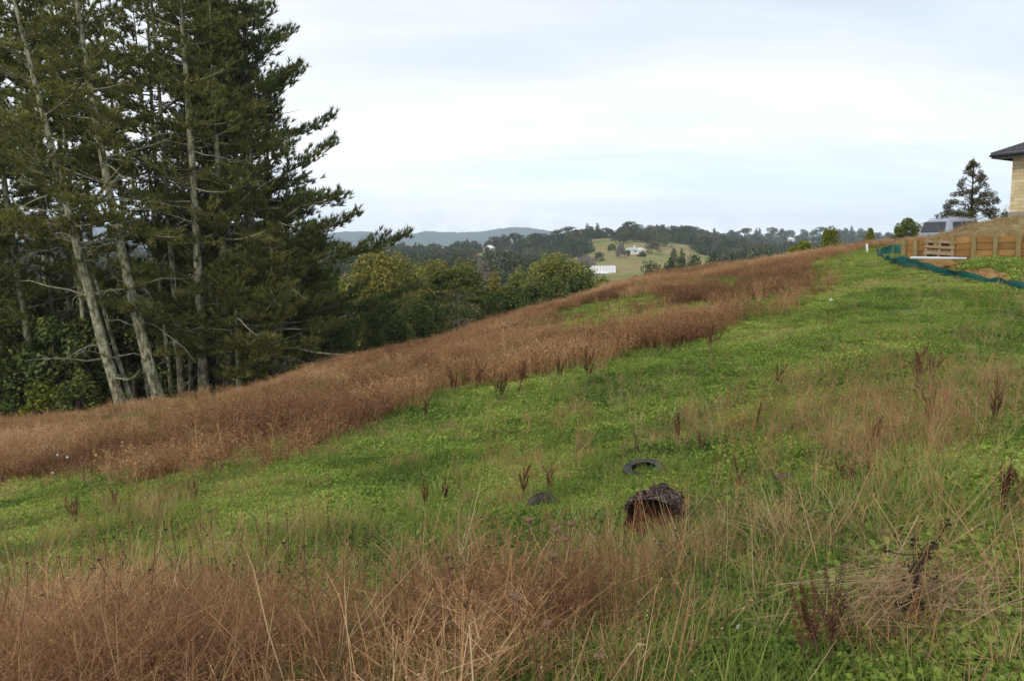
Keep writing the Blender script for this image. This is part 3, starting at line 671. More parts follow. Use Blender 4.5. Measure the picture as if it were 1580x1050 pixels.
P_(80, 41, 22, r0=.13, cf=9, L=2.8, lean=(lean_px(80, 41, 60), .2), m=0, sparse=.85, dead=8, label='very slim upright pine left of the steeply leaning trunk')
P_(286, 40.2, 22, r0=.12, cf=8.5, L=2.6, lean=(lean_px(286, 40.2, 300), .2), m=1, sparse=.85, dead=8, label='very slim pine stem leaning right, against the straight pale-barked pine')
P_(366, 41, 20, r0=.15, cf=5.5, L=3.0, lean=(lean_px(366, 41, 335), .2), m=1, sparse=.9, dead=6, label='slim pine leaning left in front of the full green pine')
# right flank, leafy to the ground
P_(392, 41.5, 23.0, r0=.34, cf=2.2, L=5.8, lean=(-.3, .3), m=2, sparse=1.0, dead=6, power=1.05, bias=(0, .22), step=.5, tl=.34, label='large dark conical pine whose long boughs stick out over the pale sky')
P_(345, 39.8, 21, r0=.26, cf=2.4, L=3.6, lean=(-.2, 0), m=1, sparse=.85, dead=8, power=.7, label='bushy green pine with tiered low boughs in front of the dark conical pine')
P_(440, 45, 12.5, r0=.2, cf=1.2, L=2.7, lean=(.2, 0), m=2, sparse=.9, dead=3, power=.7, step=.55, label='shorter dense pine filling under the long boughs at the right end of the stand')
P_(418, 39.8, 7.6, r0=.15, cf=.8, L=2.7, lean=(.1, 0), m=1, sparse=.95, dead=4, power=.55, step=.5, label='low broad young pine with reddish dead twigs at the edge of the brown grass')
P_(362, 38.4, 6.2, r0=.13, cf=.7, L=2.2, lean=(0, 0), m=1, sparse=.9, dead=4, power=.6, step=.5, label='young pine with drooping olive tiers at the foot of the straight pale pine')
P_(482, 48, 9.0, r0=.17, cf=.8, L=1.9, lean=(.1, 0), m=2, sparse=.9, dead=2, power=.6, step=.55, label='rightmost small dark pine, beside the yellow broadleaf tree')
for px, D, H, cf, L, m, lab in ((88, 42, 9.5, 1.8, 3.0, 1, 'half-grown pine with olive tiers behind the leaning pine, left of its trunk'), (20, 43, 11, 2.0, 3.2, 0, 'half-grown pine beside the reddish trunk, by the picture edge'), (158, 45, 9, 2.0, 3.0, 0, 'half-grown pine in shade between the two leaning trunks'),
    (232, 45, 10, 2.0, 3.2, 2, 'half-grown dark pine behind the slim forked pine'), (292, 45, 11, 2.0, 3.2, 1, 'half-grown pine behind the straight pale-barked pine'), (-30, 39, 10, 1.5, 3.2, 1, 'half-grown pine whose tiers reach in from the picture edge'), (432, 43, 9, 1.0, 3.0, 1, 'half-grown olive pine below the long boughs of the conical pine')):
    P_(px, D, H, r0=.14, cf=cf, L=L, m=m, lean=(rng.normal(0, .2), 0), sparse=.85, dead=3, step=.6, power=.6, label=lab)
P_(352, 43.5, 22, r0=.26, cf=3.0, L=4.6, lean=(-.2, 0), m=0, sparse=.95, dead=5, power=.8, step=.6, tl=.33, label='full green pine packed between the straight pale pine and the dark conical one')
P_(418, 44.5, 16.5, r0=.22, cf=2.0, L=3.5, lean=(.1, 0), m=2, sparse=.95, dead=3, power=.85, step=.55, tl=.33, label='middle-height dark pine crowding the right side of the conical pine')
# behind
back = [(-40, 40, 25, .3, 7, 4.4, 0), (10, 44, 24, .22, 11, 3.8, 0), (110, 43, 25, .2, 12.5, 3.6, 1), (150, 46, 26, .22, 13, 3.8, 0), (207, 45, 25, .18, 12, 3.6, 0), (252, 48, 27, .22, 12, 3.6, 2),
        (330, 46, 26.5, .3, 7, 4.4, 2), (72, 50, 27, .22, 12, 3.8, 0), (-15, 52, 27, .28, 10, 4.2, 2), (365, 50, 25, .28, 4, 4.4, 2), (-90, 38, 23, .28, 5, 4.6, 0)]
BACKL = ['dark bushy-topped pine rising at the very edge of the picture', 'slim dark pine just behind the reddish-trunked one', 'thin bare-stemmed pine right of the steeply leaning trunk', 'dark slim pine in the sky gap between the two leaning trunks',
         'thin dark pine close behind the stout leaning pine', 'far slender pine behind the slim forked pine', 'broad dark pine filling the crown gap left of the large conical pine', 'far straight dark stem left of the steeply leaning pine', 'distant dark pine behind the edge-most pines',
         'dark pine mostly hidden behind the large conical pine', 'pine whose boughs alone reach into the picture from outside the edge']
for (px, D, H, r0, cf, L, m), lab in zip(back, BACKL):
    P_(px, D, H, r0=r0, cf=cf, L=L, lean=(rng.normal(-.5, .5), rng.normal(0, .4)), m=m, sparse=.62, dead=5, step=.95, tl=.33, group='pines deeper in the stand', label=lab)

# broadleaf crowns: leaf-sized faces over many small lobes
def crown_mesh(name, rr, lobes, n, leaf, mat, flat=1.0, inner=.55):
    """lobes: rows of centre x y z and radii x y z"""
    lobes = np.array(lobes, float); vol = (lobes[:, 3] * lobes[:, 4] * lobes[:, 5]) ** (2 / 3); pr = vol / vol.sum()
    i = rr.choice(len(lobes), n, p=pr); d = rr.normal(0, 1, (n, 3)); d /= np.linalg.norm(d, axis=1, keepdims=True)
    rad = rr.uniform(inner, 1.04, n) ** .5
    P = lobes[i, :3] + d * lobes[i, 3:] * rad[:, None]
    nr = d * .8 + rr.normal(0, .6, (n, 3)); nr[:, 2] += .5; nr /= np.linalg.norm(nr, axis=1, keepdims=True)
    a = np.cross(nr, rr.normal(0, 1, (n, 3))); a /= np.linalg.norm(a, axis=1, keepdims=True); b = np.cross(nr, a)
    s = leaf * rr.uniform(.55, 1.25, (n, 1)); V, Fc = quads(P, a * s, b * s * .62 * flat)
    return np_mesh(name, V, Fc, mat)
def lobes_dome(rr, w, d, h, z0, k, r=.28, hollow=0.0, shape=1.0):
    L = []
    for i in range(k):
        a = rr.uniform(0, 6.28); zt = rr.uniform(0, 1) ** .8; rad = math.sqrt(max(0, 1 - zt ** 2)) ** shape
        q = rr.uniform(hollow, 1) ** .5
        s = r * rr.uniform(.6, 1.25)
        L.append((math.cos(a) * rad * q * w * .5 * (1 - s * .6), math.sin(a) * rad * q * d * .5 * (1 - s * .6), z0 + zt * h * (1 - s * .5), w * .5 * s, d * .5 * s, max(.2, h * s * .75)))
    return L
def tree(name, base, w, h, mat, label, z0=.25, n=3600, leaf=.16, k=34, trunks=1, tr_mat=None, group=None, cat='tree', r=.28, hollow=.2, rr=None, tr_r=.16, shape=1.0, parts=True, spread_=.25):
    rr = rr or np.random.default_rng(int(abs(base[0] * 733 + base[1] * 97)) + 3)
    root = empty(name, base); tag(root, label, cat, group)
    zz0 = z0 * h; lo = lobes_dome(rr, w, w * .9, h - zz0, zz0, k, r, hollow, shape)
    link_mesh('crown', crown_mesh('crown', rr, lo, n, leaf, mat), root)
    tb = MB()
    for q in range(trunks):
        a = rr.uniform(0, 6.28); b0 = Vector((math.cos(a), math.sin(a), 0)) * (.12 * w if trunks > 1 else 0) * rr.uniform(.3, 1)
        top = Vector((b0.x * 2.6 + rr.normal(0, .05 * w), b0.y * 2.6 + rr.normal(0, .05 * w), h * .72)); mid = b0.lerp(top, .5) + Vector(rr.normal(0, .03 * w, 3))
        tb.tube([b0 - Vector((0, 0, .5)), b0.lerp(mid, .5), mid, top], [tr_r, tr_r * .8, tr_r * .6, .03], 7)
        for j in range(5):
            tgt = lo[int(rr.integers(0, len(lo)))]; s = mid.lerp(top, rr.uniform(-.5, .6)); e = Vector(tgt[:3])
            tb.tube([s, s.lerp(e, .5) + Vector((0, 0, -.04 * h)), e], [tr_r * .4, tr_r * .28, .02], 5)
    tb.build('trunk', tr_mat or M_BARK2, root, True)
    return root
M_L = dict(
 yellow=leaf_mat('autumn_leaves', (.10, .105, .024), (.225, .22, .048), (.40, .34, .085), .35, .35),
 olive=leaf_mat('olive_leaves', (.09, .105, .028), (.20, .212, .05), (.35, .34, .09), .3, .35),
 gold=leaf_mat('gold_leaves', (.10, .10, .022), (.21, .20, .042), (.35, .30, .07), .35, .35),
 kanuka=leaf_mat('kanuka_leaves', (.040, .054, .018), (.095, .12, .032), (.20, .22, .06), .25, .5),
 dark=leaf_mat('dark_leaves', (.048, .066, .024), (.10, .128, .040), (.20, .225, .068), .25, .45),
 bush=leaf_mat('bush_leaves', (.056, .078, .024), (.128, .158, .042), (.24, .265, .075), .3, .5),
 lime=leaf_mat('lime_leaves', (.10, .12, .020), (.19, .22, .03), (.33, .34, .06), .35, .4),
 conifer=leaf_mat('conifer_sprays', (.045, .045, .022), (.085, .085, .035), (.15, .125, .055), .25, 1.2),
 bare=leaf_mat('twig_haze', (.16, .13, .11), (.24, .20, .17), (.33, .28, .24), .2, .5),
 far1=leaf_mat('far_leaves', (.030, .042, .022), (.064, .082, .034), (.125, .14, .055), .2, .15),
 far2=leaf_mat('far_leaves_olive', (.050, .058, .022), (.105, .11, .038), (.18, .17, .065), .2, .15),
 far3=leaf_mat('far_leaves_grey', (.075, .078, .045), (.14, .14, .085), (.22, .21, .14), .2, .15))
def top_tree(name, px, D, py_top, w_px, mat, label, **kw):
    """a tree whose top stands at that height of the picture, rooted in the ground there"""
    b = ground(px, D); h = EYE + ray(px, py_top).z * D - b.z; kw['n'] = int(kw.get('n', 3600) * 2.2); kw['leaf'] = kw.get('leaf', .16) * .8; return tree(name, b, w_px / F * D * 1.22, h, M_L[mat], label, **kw)
top_tree('autumn_tree', 592, 80, 386, 138, 'yellow', 'big yellow-green autumn tree rising behind the dark shrubs', n=7500, leaf=.20, k=60, z0=.15, r=.24, shape=.85)
top_tree('autumn_tree', 668, 96, 401, 105, 'gold', 'golden-green rounded tree just right of the big yellow autumn tree', n=4500, leaf=.2, k=40, z0=.2)
top_tree('autumn_tree', 706, 92, 399, 112, 'gold', 'orange-topped rounded tree peeping over the dark umbrella-crowned tree', n=4200, leaf=.2, k=40, z0=.2)
# umbrella-crowned tree with pale stems
b = ground(706, 66); hK = EYE + ray(706, 405).z * 66 - b.z; wK = 128 / F * 66; rr = np.random.default_rng(8)
kan = empty('umbrella_tree', b); tag(kan, 'umbrella-crowned dark green tree with several pale bare stems', 'tree')
lo = []
for i in range(64):
    a = rr.uniform(0, 6.28); q = math.sqrt(rr.uniform(0, 1)); zc_ = hK * (.99 - .42 * q ** 2.2) - rr.uniform(0, .10) * hK
    lo.append((math.cos(a) * q * wK * .46, math.sin(a) * q * wK * .46, zc_ - .3, .85, .85, .30))
for i in range(22):
    a = rr.uniform(0, 6.28); q = rr.uniform(.6, 1); lo.append((math.cos(a) * q * wK * .5, math.sin(a) * q * wK * .5, hK * rr.uniform(.18, .5), .55, .55, .22))
link_mesh('crown', crown_mesh('crown', rr, lo, 13000, .105, M_L['kanuka'], 1, .3), kan)
for (x0, x1, yy, k) in ((-1.0, -.35, .1, 0), (.55, .25, -.3, 1), (1.15, 1.6, 0, 2), (1.3, .8, .3, 3), (-.6, -1.9, -.2, 4)):
    st = MB(); p0 = Vector((x0 * .9, yy, -.4)); p3 = Vector((x1, yy * 2, hK * .72)); p1 = p0.lerp(p3, .35) + Vector((rr.normal(0, .22), 0, 0)); p2 = p0.lerp(p3, .68) + Vector((rr.normal(0, .22), 0, 0))
    st.tube([p0, p1, p2, p3], [.11, .09, .07, .03], 7)
    for j in range(7):
        s = p1.lerp(p3, rr.uniform(.1, .9)); e = s + Vector((rr.normal(0, .9), rr.normal(0, .6), rr.uniform(.7, 1.7))); st.tube([s, s.lerp(e, .5) + Vector((0, 0, -.12)), e], [.045, .03, .012], 5)
    st.build('stem', M_PALEBARK, kan, True)
top_tree('domed_tree', 864, 82, 386, 104, 'olive', 'domed olive-green tree with a thick forked trunk, left of the white glasshouse', n=7500, leaf=.15, k=56, z0=.42, trunks=3, tr_r=.2, r=.25)
top_tree('olive_bush', 900, 78, 409, 74, 'olive', 'low olive bush spreading right under the domed tree', n=3600, leaf=.15, k=34, z0=.1, cat='bush')
top_tree('olive_tree', 800, 86, 413, 62, 'olive', 'rounded yellow-green tree right of the umbrella tree', n=3200, leaf=.17, k=30, z0=.15)
top_tree('olive_tree', 768, 92, 419, 52, 'gold', 'small brownish-green tree tucked right behind the umbrella tree', n=2600, leaf=.18, k=26, z0=.15)
top_tree('olive_tree', 832, 92, 417, 56, 'olive', 'grey-green tree between the rounded and the domed trees', n=2600, leaf=.18, k=26, z0=.15)
top_tree('lime_bush', 524, 82, 430, 46, 'lime', 'bright lime bush showing in the gap between pines and yellow tree', n=1800, leaf=.2, k=22, z0=.1, cat='bush')
top_tree('olive_tree', 505, 66, 415, 66, 'bush', 'green broadleaf tree under the outermost pine boughs', n=3200, leaf=.15, k=34, z0=.1)
for px, D, top, w, m, lab in ((545, 62, 462, 92, 'dark', 'dark evergreen shrub at the field edge below the lime bush'), (592, 60, 455, 80, 'dark', 'dark shrub below the big yellow tree, at the field edge'),
        (640, 58, 461, 74, 'bush', 'mid-green shrub mass left of the umbrella tree stems'), (664, 60, 468, 50, 'dark', 'dark shrub pressed against the left stems of the umbrella tree'),
        (768, 58, 450, 58, 'dark', 'dark shrub right of the umbrella tree stems'), (792, 58, 435, 62, 'bush', 'glossy green shrub below the rounded yellow-green tree'),
        (826, 57, 437, 58, 'dark', 'deep green shrub under the grey-green tree'), (858, 57, 430, 56, 'bush', 'leafy green shrub before the forked trunk of the domed tree'), (893, 58, 424, 54, 'dark', 'low dark shrub at the grass edge under the olive bush'),
        (612, 52, 487, 60, 'bush', 'small rounded shrub hugging the brown grass under the dark shrubs'), (508, 55, 470, 74, 'dark', 'shaded shrub below the outermost pine boughs'), (930, 62, 425, 50, 'olive', 'last small olive shrub before the glasshouse gap')):
    top_tree('evergreen_shrub', px, D, top, w, m, lab, n=4200, leaf=.12, k=46, z0=.04, cat='shrub', r=.22, trunks=3, tr_r=.07, hollow=.4)
# nearer bushes over the crest on the right
top_tree('lime_bush', 1280, 56, 349, 34, 'lime', 'bright green bush standing up over the crest, tallest of three', n=1600, leaf=.085, k=26, z0=.02, cat='bush')
top_tree('lime_bush', 1240, 55, 372, 44, 'lime', 'low yellowish bush left of the bright green bush on the crest', n=1300, leaf=.085, k=22, z0=.0, cat='bush')
top_tree('lime_bush', 1342, 60, 353, 20, 'lime', 'small yellow-green bush right of the bright green bush on the crest', n=900, leaf=.085, k=16, z0=.0, cat='bush')
top_tree('evergreen_shrub', 1398, 58, 338, 46, 'bush', 'rounded dark green bush behind the grass left of the silver car', n=2600, leaf=.085, k=30, z0=.0, cat='bush')
top_tree('lime_bush', 1428, 54, 343, 30, 'lime', 'yellow-green shrub just left of the silver car', n=1200, leaf=.08, k=20, z0=.0, cat='bush')
top_tree('lime_bush', 1454, 55, 333, 26, 'lime', 'pale leafy sprig over the roof of the silver car', n=500, leaf=.08, k=12, z0=.1, cat='bush')
top_tree('evergreen_shrub', 1549, 56, 321, 22, 'dark', 'small dark shrub against the house corner', n=1000, leaf=.07, k=16, z0=.0, cat='shrub')
# the conical conifer
b = ground(1494, 53); hC = EYE + ray(1494, 243).z * 53 - b.z; wC = 97 / F * 53; rr = np.random.default_rng(4)
con = empty('conical_conifer', b); tag(con, 'bronze-green conical conifer with a spindly top beside the house', 'tree'); zb = EYE + ray(1494, 338).z * 53 - b.z
lo = []
for i in range(120):
    s = rr.uniform(0, 1) ** 1.25; a = rr.uniform(0, 6.28); rad = (1 - s) ** .85 * wC * .5 * rr.uniform(.45, 1.0)
    lo.append((math.cos(a) * rad, math.sin(a) * rad, zb + s * (hC - zb) * .97, .29 * (1.15 - .6 * s), .29 * (1.15 - .6 * s), .23 * (1.1 - .5 * s)))
lo.append((0, 0, hC - .12, .05, .05, .16))
link_mesh('crown', crown_mesh('crown', rr, lo, 15000, .052, M_L['conifer'], .8, .25), con)
tb = MB(); tb.tube([Vector((0, 0, -.3)), Vector((.03, 0, hC * .5)), Vector((0, 0, hC))], [.13, .08, .012], 7)
for l in lo[::2]: tb.tube([Vector((0, 0, max(.2, l[2] - .35))), Vector(l[:3])], [.03, .01], 4)
tb.build('trunk', M_BARK2, con, True)
def bare_tree(base, h, w, mat, label, rr, depth=4, r=.05):
    root = empty('bare_tree', base); tag(root, label, 'tree'); tb = MB()
    def grow(p, d, L, r, k):
        q = p + d * L; tb.tube([p, p.lerp(q, .5) + Vector(rr.normal(0, .03 * L, 3)), q], [r, r * .85, r * .65], 5, False)
        if k == 0: return
        for j in range(3 if k > 1 else 2):
            grow(p.lerp(q, rr.uniform(.55, 1)), (d + Vector((rr.normal(0, w), rr.normal(0, w), rr.uniform(-.05, .35)))).normalized(), L * rr.uniform(.55, .85), r * .6, k - 1)
    grow(Vector((0, 0, -.2)), Vector((0, 0, 1)), h * .34, r, depth); tb.build('branches', mat, root); return root
bb = ground(1562, 57); bare_tree(bb, EYE + ray(1562, 275).z * 57 - bb.z, .55, M_PALEBARK, 'leafless slender tree showing faintly beside the house wall', np.random.default_rng(3), 5, .035)
top_tree('bare_tree', 744, 150, 399, 40, 'bare', 'pale leafless tree behind the umbrella tree, greyish twigs', n=2600, leaf=.22, k=26, z0=.2, tr_mat=M_PALEBARK)

# undergrowth at the foot of the pines
UG = [(22, 39, 6.0, 'bush', 'tall leafy shrub at the foot of the reddish pine, by the picture edge'), (72, 37, 4.6, 'dark', 'dark shrub left of the steeply leaning pine'), (-40, 37, 5, 'dark', 'dense dark bush at the extreme end of the pines'),
      (118, 38.5, 4.4, 'dark', 'dark shrub right behind the lime sprigged bush'), (140, 42, 5.4, 'dark', 'deeply shaded bush behind the leaning trunks'), (215, 42, 5.4, 'dark', 'shaded bush between the stout pine and the sapling'),
      (265, 43, 5.2, 'dark', 'shaded bush behind the slim forked pine'), (318, 42.5, 4.4, 'dark', 'shaded bush behind the straight pale pine'), (30, 46, 7, 'dark', 'tall dim bush far back in the stand by the picture edge'),
      (100, 49, 8, 'dark', 'tall dim bush far back behind the leaning pine'), (180, 51, 8, 'dark', 'tall dim bush far back behind the stout pine'), (250, 52, 8, 'dark', 'tall dim bush far back behind the forked pine'),
      (320, 54, 8, 'dark', 'tall dim bush far back behind the straight pine'), (400, 53, 8, 'dark', 'tall dim bush behind the conical pine'), (460, 55, 7, 'bush', 'dim green bush behind the rightmost pines'), (372, 42, 4, 'bush', 'green bush under the conical pine')]
for px, D, h, m, lab in UG:
    tree('evergreen_shrub', ground(px, D), h * .95, h, M_L[m], lab, z0=.02, n=3400, leaf=.13, k=40, cat='shrub', r=.24, trunks=2, tr_r=.06, hollow=.35)
tree('lime_bush', ground(50, 35.6), 2.0, 1.9, M_L['lime'], 'small lime-green sprigged bush at the grass edge by the pines', z0=.05, n=900, leaf=.08, k=16, cat='bush')
tree('evergreen_shrub', ground(108, 35.8), 2.6, 2.2, M_L['bush'], 'low green bush beside the lime bush at the foot of the pines', z0=.02, n=1900, leaf=.09, k=26, cat='shrub')
# tree fern in the shade
bf = ground(196, 38.2); fern = empty('tree_fern', bf); tag(fern, 'shaded tree fern with arching fronds between the two leaning pines', 'tree fern')
fm = MB(); fm.tube([(0, 0, -.3), (.02, 0, 1.4)], [.12, .1], 8); fm.build('trunk', M_BARK2, fern)
for i in range(13):
    a = i * .483 * 2.6; L = 1.7; pts = np.array([[math.cos(a) * L * s, math.sin(a) * L * s, 1.4 + .9 * s - 1.35 * s * s] for s in np.linspace(.02, 1, 16)])
    sd = np.array([-math.sin(a), math.cos(a), -.12]); P = np.concatenate([pts + sd * .16, pts - sd * .16]); w_ = np.concatenate([np.sin(np.linspace(.25, 3.0, 16))] * 2)[:, None]
    sgn = np.concatenate([np.ones(16), -np.ones(16)])[:, None]; P = np.concatenate([pts, pts]) + sgn * sd * .17 * w_
    V, Fc = quads(P, sgn * sd * .17 * w_ + .02, np.tile([[math.cos(a) * .05, math.sin(a) * .05, 0]], (32, 1)))
    link_mesh('frond', np_mesh('frond', V, Fc, M_L['bush']), fern)

# ------------------------------------------------------------------ the wooded country beyond
def far_proto(rr, w, h, n, leaf, mat, kind):
    if kind == 'round': lo = lobes_dome(rr, w, w, h * .8, h * .18, 16, .36, .3)
    elif kind == 'flat': lo = [(x_ * w * .4, y_ * w * .4, h * (.86 - .18 * (x_ * x_ + y_ * y_)), w * .16, w * .16, h * .08) for x_, y_ in rr.uniform(-1, 1, (13, 2))] + [(rr.normal(0, .08) * w, 0, h * .6, w * .16, w * .16, h * .07) for _ in range(3)]
    else: lo = [(rr.normal(0, .07) * w * (1.3 - s), rr.normal(0, .07) * w * (1.3 - s), h * (.12 + .84 * s), w * .5 * (1.02 - s) * rr.uniform(.7, 1.1), w * .5 * (1.02 - s) * rr.uniform(.7, 1.1), h * .07) for s in np.linspace(0, 1, 13)]
    return crown_mesh('crown', rr, lo, n, leaf, mat)
rr = np.random.default_rng(77)
KINDS = [('round', 11, 11, 'far1'), ('round', 13, 10, 'far2'), ('flat', 13, 14, 'far1'), ('spire', 8, 15, 'far1'), ('round', 9, 12, 'far3'), ('round', 10, 9, 'far1')]
far_me = [far_proto(rr, w, h, 620, .62, M_L[m], k) for k, w, h, m in KINDS]
def far_trunk(h, w):
    m = MB(); m.tube([(0, 0, -1), (.2, 0, h * .5), (0, .1, h * .85)], [.35, .26, .1], 5)
    for a in (0, 2.1, 4.2): m.tube([(.15, 0, h * .45), (math.cos(a) * w * .28, math.sin(a) * w * .28, h * .75)], [.16, .06], 4)
    me = bpy.data.meshes.new('trunk'); me.from_pydata(m.v, [], m.f); me.materials.append(M_BARK2); return me
far_tr = [far_trunk(h, w) for k, w, h, m in KINDS]
def far_tree(px, D, k, s, label, group, z=None, dx=0):
    b = ground(px, D); root = empty('far_tree', b, rr.uniform(0, 6.28)); root.scale = (s * rr.uniform(.85, 1.2), s * rr.uniform(.85, 1.2), s); tag(root, label, 'tree', group)
    link_mesh('crown', far_me[k], root); link_mesh('trunk', far_tr[k], root); return root
LR = 'dark far tree standing on the wooded ridge skyline'
for px in list(np.arange(640, 870, 13.0)) : far_tree(px + rr.normal(0, 4), rr.uniform(640, 780), int(rr.choice([0, 1, 2, 4, 5, 3])), rr.uniform(.75, 1.25), 'hazy tree on the wooded hill under the blue range', 'trees on the wooded hill')
for px in list(np.arange(872, 1075, 9.0)): far_tree(px + rr.normal(0, 3), rr.uniform(720, 800), int(rr.choice([0, 2, 2, 5, 1])), rr.uniform(.8, 1.3), 'dark tree in the belt along the top of the green paddock', 'trees along the top of the paddock')
for px in list(np.arange(1075, 1345, 9.0)): far_tree(px + rr.normal(0, 3), rr.uniform(1250, 1450), int(rr.choice([0, 2, 2, 3, 5, 1])), rr.uniform(1.0, 1.7), 'blue-hazed tree on the distant ridge right of the paddock', 'trees on the distant right ridge')
for px, D in ((1005, 632), (990, 628), (975, 622), (962, 612), (950, 600), (1020, 600), (998, 640), (968, 630), (1030, 585)): far_tree(px + rr.normal(0, 2), D, int(rr.choice([0, 1, 5])), rr.uniform(.8, 1.05), 'dark tree in the grove sheltering the pale farmhouse', 'grove behind the farmhouse')
far_tree(1006, 535, 1, .95, 'rounded olive tree right of the pale farmhouse', None); 
top_tree('bare_tree', 957, 505, 374, 15, 'bare', 'greyish leafless tree just left of the pale farmhouse', n=900, leaf=.5, k=16, z0=.1, tr_mat=M_PALEBARK, r=.34)
top_tree('bare_tree', 905, 470, 393, 26, 'bare', 'greyish leafless thicket tree above the glasshouse', n=1100, leaf=.5, k=16, z0=.05, tr_mat=M_PALEBARK, r=.34)
for px, D, top, w, lab in ((998, 190, 404, 46, 'dark rounded shrub on the valley side right of the glasshouse'), (1032, 200, 402, 40, 'dark shrub in the middle of the row below the paddock'), (1056, 210, 383, 32, 'taller dark tree at the right end of the shrubs below the paddock'),
                           (1072, 200, 396, 42, 'dark shrub low in the row nearest the brown crest'), (1012, 205, 408, 40, 'small dark shrub low in the row below the paddock'), (1100, 230, 390, 46, 'dark tree clump where the paddock meets the brown crest')):
    top_tree('evergreen_shrub', px, D, top, w, 'far1', lab, n=1800, leaf=.42, k=26, z0=.1, cat='shrub', r=.3, trunks=1, tr_r=.2)
for px, D, top, w, lab in ((968, 515, 386, 10, 'little garden shrub before the left end of the pale farmhouse'), (990, 512, 387, 12, 'little garden shrub before the right end of the pale farmhouse'), (945, 560, 376, 16, 'dark clump of scrub on the paddock slope left of the farmhouse'),
                           (900, 520, 394, 14, 'low scrub on the bank above the glasshouse'), (925, 500, 389, 18, 'brownish scrub on the paddock between glasshouse and farmhouse'), (1040, 500, 383, 14, 'lone rounded shrub on the open paddock right of the farmhouse')):
    top_tree('paddock_shrub', px, D, top, w, 'far2', lab, n=500, leaf=.5, k=12, z0=.02, cat='shrub', r=.34, tr_r=.1)
# the woods that read as one mass
def tree_mass(name, N, plo, phi, dlo, dhi, smin, smax, ok):
    px = rr.uniform(plo, phi, N); D = np.exp(rr.uniform(math.log(dlo), math.log(dhi), N)); x = (px - 790) / UF * D; k = ok(px, D); px, D, x = px[k], D[k], x[k]; n = len(x)
    s = rr.uniform(smin, smax, n); return place(x, D, -1.0), np.stack([np.zeros(n), np.zeros(n), rr.uniform(0, 6.28, n)], 1), np.stack([s * rr.uniform(.85, 1.2, n)] * 2 + [s], 1)
def okay(px, D):
    k = ~inpoly(px, D, [(c[0], c[1]) for c in PADDOCK])
    for lp, lD, hu, hd in LAWNS: k &= ~((np.abs(px - lp) < hu) & (D > lD - hd * 3.2) & (D < lD + hd))
    k &= ~((px > 862) & (px < 1100) & (D < 470) & (D > 300)); return k
P1, r1, s1 = tree_mass('wood', 3600, -220, 1500, 300, 1500, .7, 1.25, okay)
P2, r2, s2 = tree_mass('wood', 500, 440, 1000, 110, 300, .6, .9, lambda px, D: ~((px > 895) & (D > 130)))
Pm = np.concatenate([P1, P2]); 
def scatter_mesh(name, metas, P, rot, scl): return None
for gi_, sel in enumerate((np.arange(len(Pm)) % 6 == k for k in range(6))):
    pass
def wood(name, k, P, r, s):
    me0 = far_me[k].copy(); m = far_me[k].materials[0]; return scatter(name, [me0], P, r, s, np.zeros(len(P)), m)
wsel = rr.choice(6, len(Pm), p=[.27, .18, .12, .12, .11, .20]); rA = np.concatenate([r1, r2]); sA = np.concatenate([s1, s2])
for k, nm in enumerate(('wood_of_round_trees', 'wood_of_olive_trees', 'wood_of_flat_topped_trees', 'wood_of_spires', 'wood_of_grey_trees', 'wood_of_small_trees')):
    q = wsel == k; wood(nm, k, Pm[q], rA[q], sA[q])

# ------------------------------------------------------------------ the building plot on the right: bank, wall, fence, house, car
def vz(py, D): return EYE + (395 - py) / F * D * 1.003
WA = ground(1391, 34.0); WB = Vector((pu(1650) * 31.2, 31.2, 0)); WD = (WB - WA); WD.z = 0; WL = WD.length; WD.normalize(); WN = Vector((-WD.y, WD.x, 0))   # WN points back into the bank
WBASE = vz(401.5, 33.6) - .12
def wall_top(s): return vz(368.8, 34) + (vz(360.5, 31.6) - vz(368.8, 34)) * np.clip(np.asarray(s, float) / WL, -.1, 2.0)
_CP = [1380, 1392, 1420, 1440, 1480, 1505, 1530, 1560, 1600, 1800]; _CV = [380, 372, 370, 366, 356, 347, 342, 338, 334, 326]
def smooth(a, b, x): t_ = np.clip((np.asarray(x, float) - a) / (b - a), 0, 1); return t_ * t_ * (3 - 2 * t_)
def bank_z(x, y):
    x = np.asarray(x, float); y = np.asarray(y, float); px = 790 + UF * x / y
    s = (x - WA.x) * WD.x + (y - WA.y) * WD.y; tb_ = (x - WA.x) * WN.x + (y - WA.y) * WN.y
    zt = wall_top(s); zc_ = EYE + (395 - np.interp(px, _CP, _CV)) / F * np.clip(y, 36.5, 43)
    z = zt - .04 + (zc_ - zt) * smooth(.3, 3.3, tb_) + (fbm(x * 1.1, y * 1.1, 7, 4) - .5) * .30 * smooth(.3, 1.5, tb_)
    g = gz(x, y) - .25
    fall = smooth(1530, 1500, px) * smooth(4.0, 5.6, tb_)
    z = z * (1 - fall) + g * fall
    side = smooth(-.05, .06, s); z = g * (1 - side) + z * side
    far = smooth(19, 25, tb_); return z * (1 - far) + g * far
S_, T_ = np.meshgrid(np.concatenate([[0.0], np.linspace(.07, WL + 20, 150)]), np.concatenate([[.10], np.linspace(.3, 25, 90)]))
bx_ = WA.x + WD.x * S_ + WN.x * T_; by_ = WA.y + WD.y * S_ + WN.y * T_
t = NT('bank_earth', .95, .05); p = t.pos(); n1 = t.noise(p, 1.4, 6, .65); n2 = t.noise(p, 11, 5, .65)
grv = t.node('ShaderNodeAttribute', attribute_name='gravel').outputs['Fac']
earth = t.ramp(t.math('ADD', t.math('MULTIPLY', n1, .6), t.math('MULTIPLY', n2, .4)), [(.38, (.14, .10, .05)), (.5, (.26, .185, .085)), (.62, (.30, .25, .11))])
stone = t.ramp(n2, [(.35, (.025, .024, .024)), (.65, (.12, .11, .11))])
t.color(t.mix(grv, earth, stone)); t.bump(n2, .9, .08); M_BANK = t.m
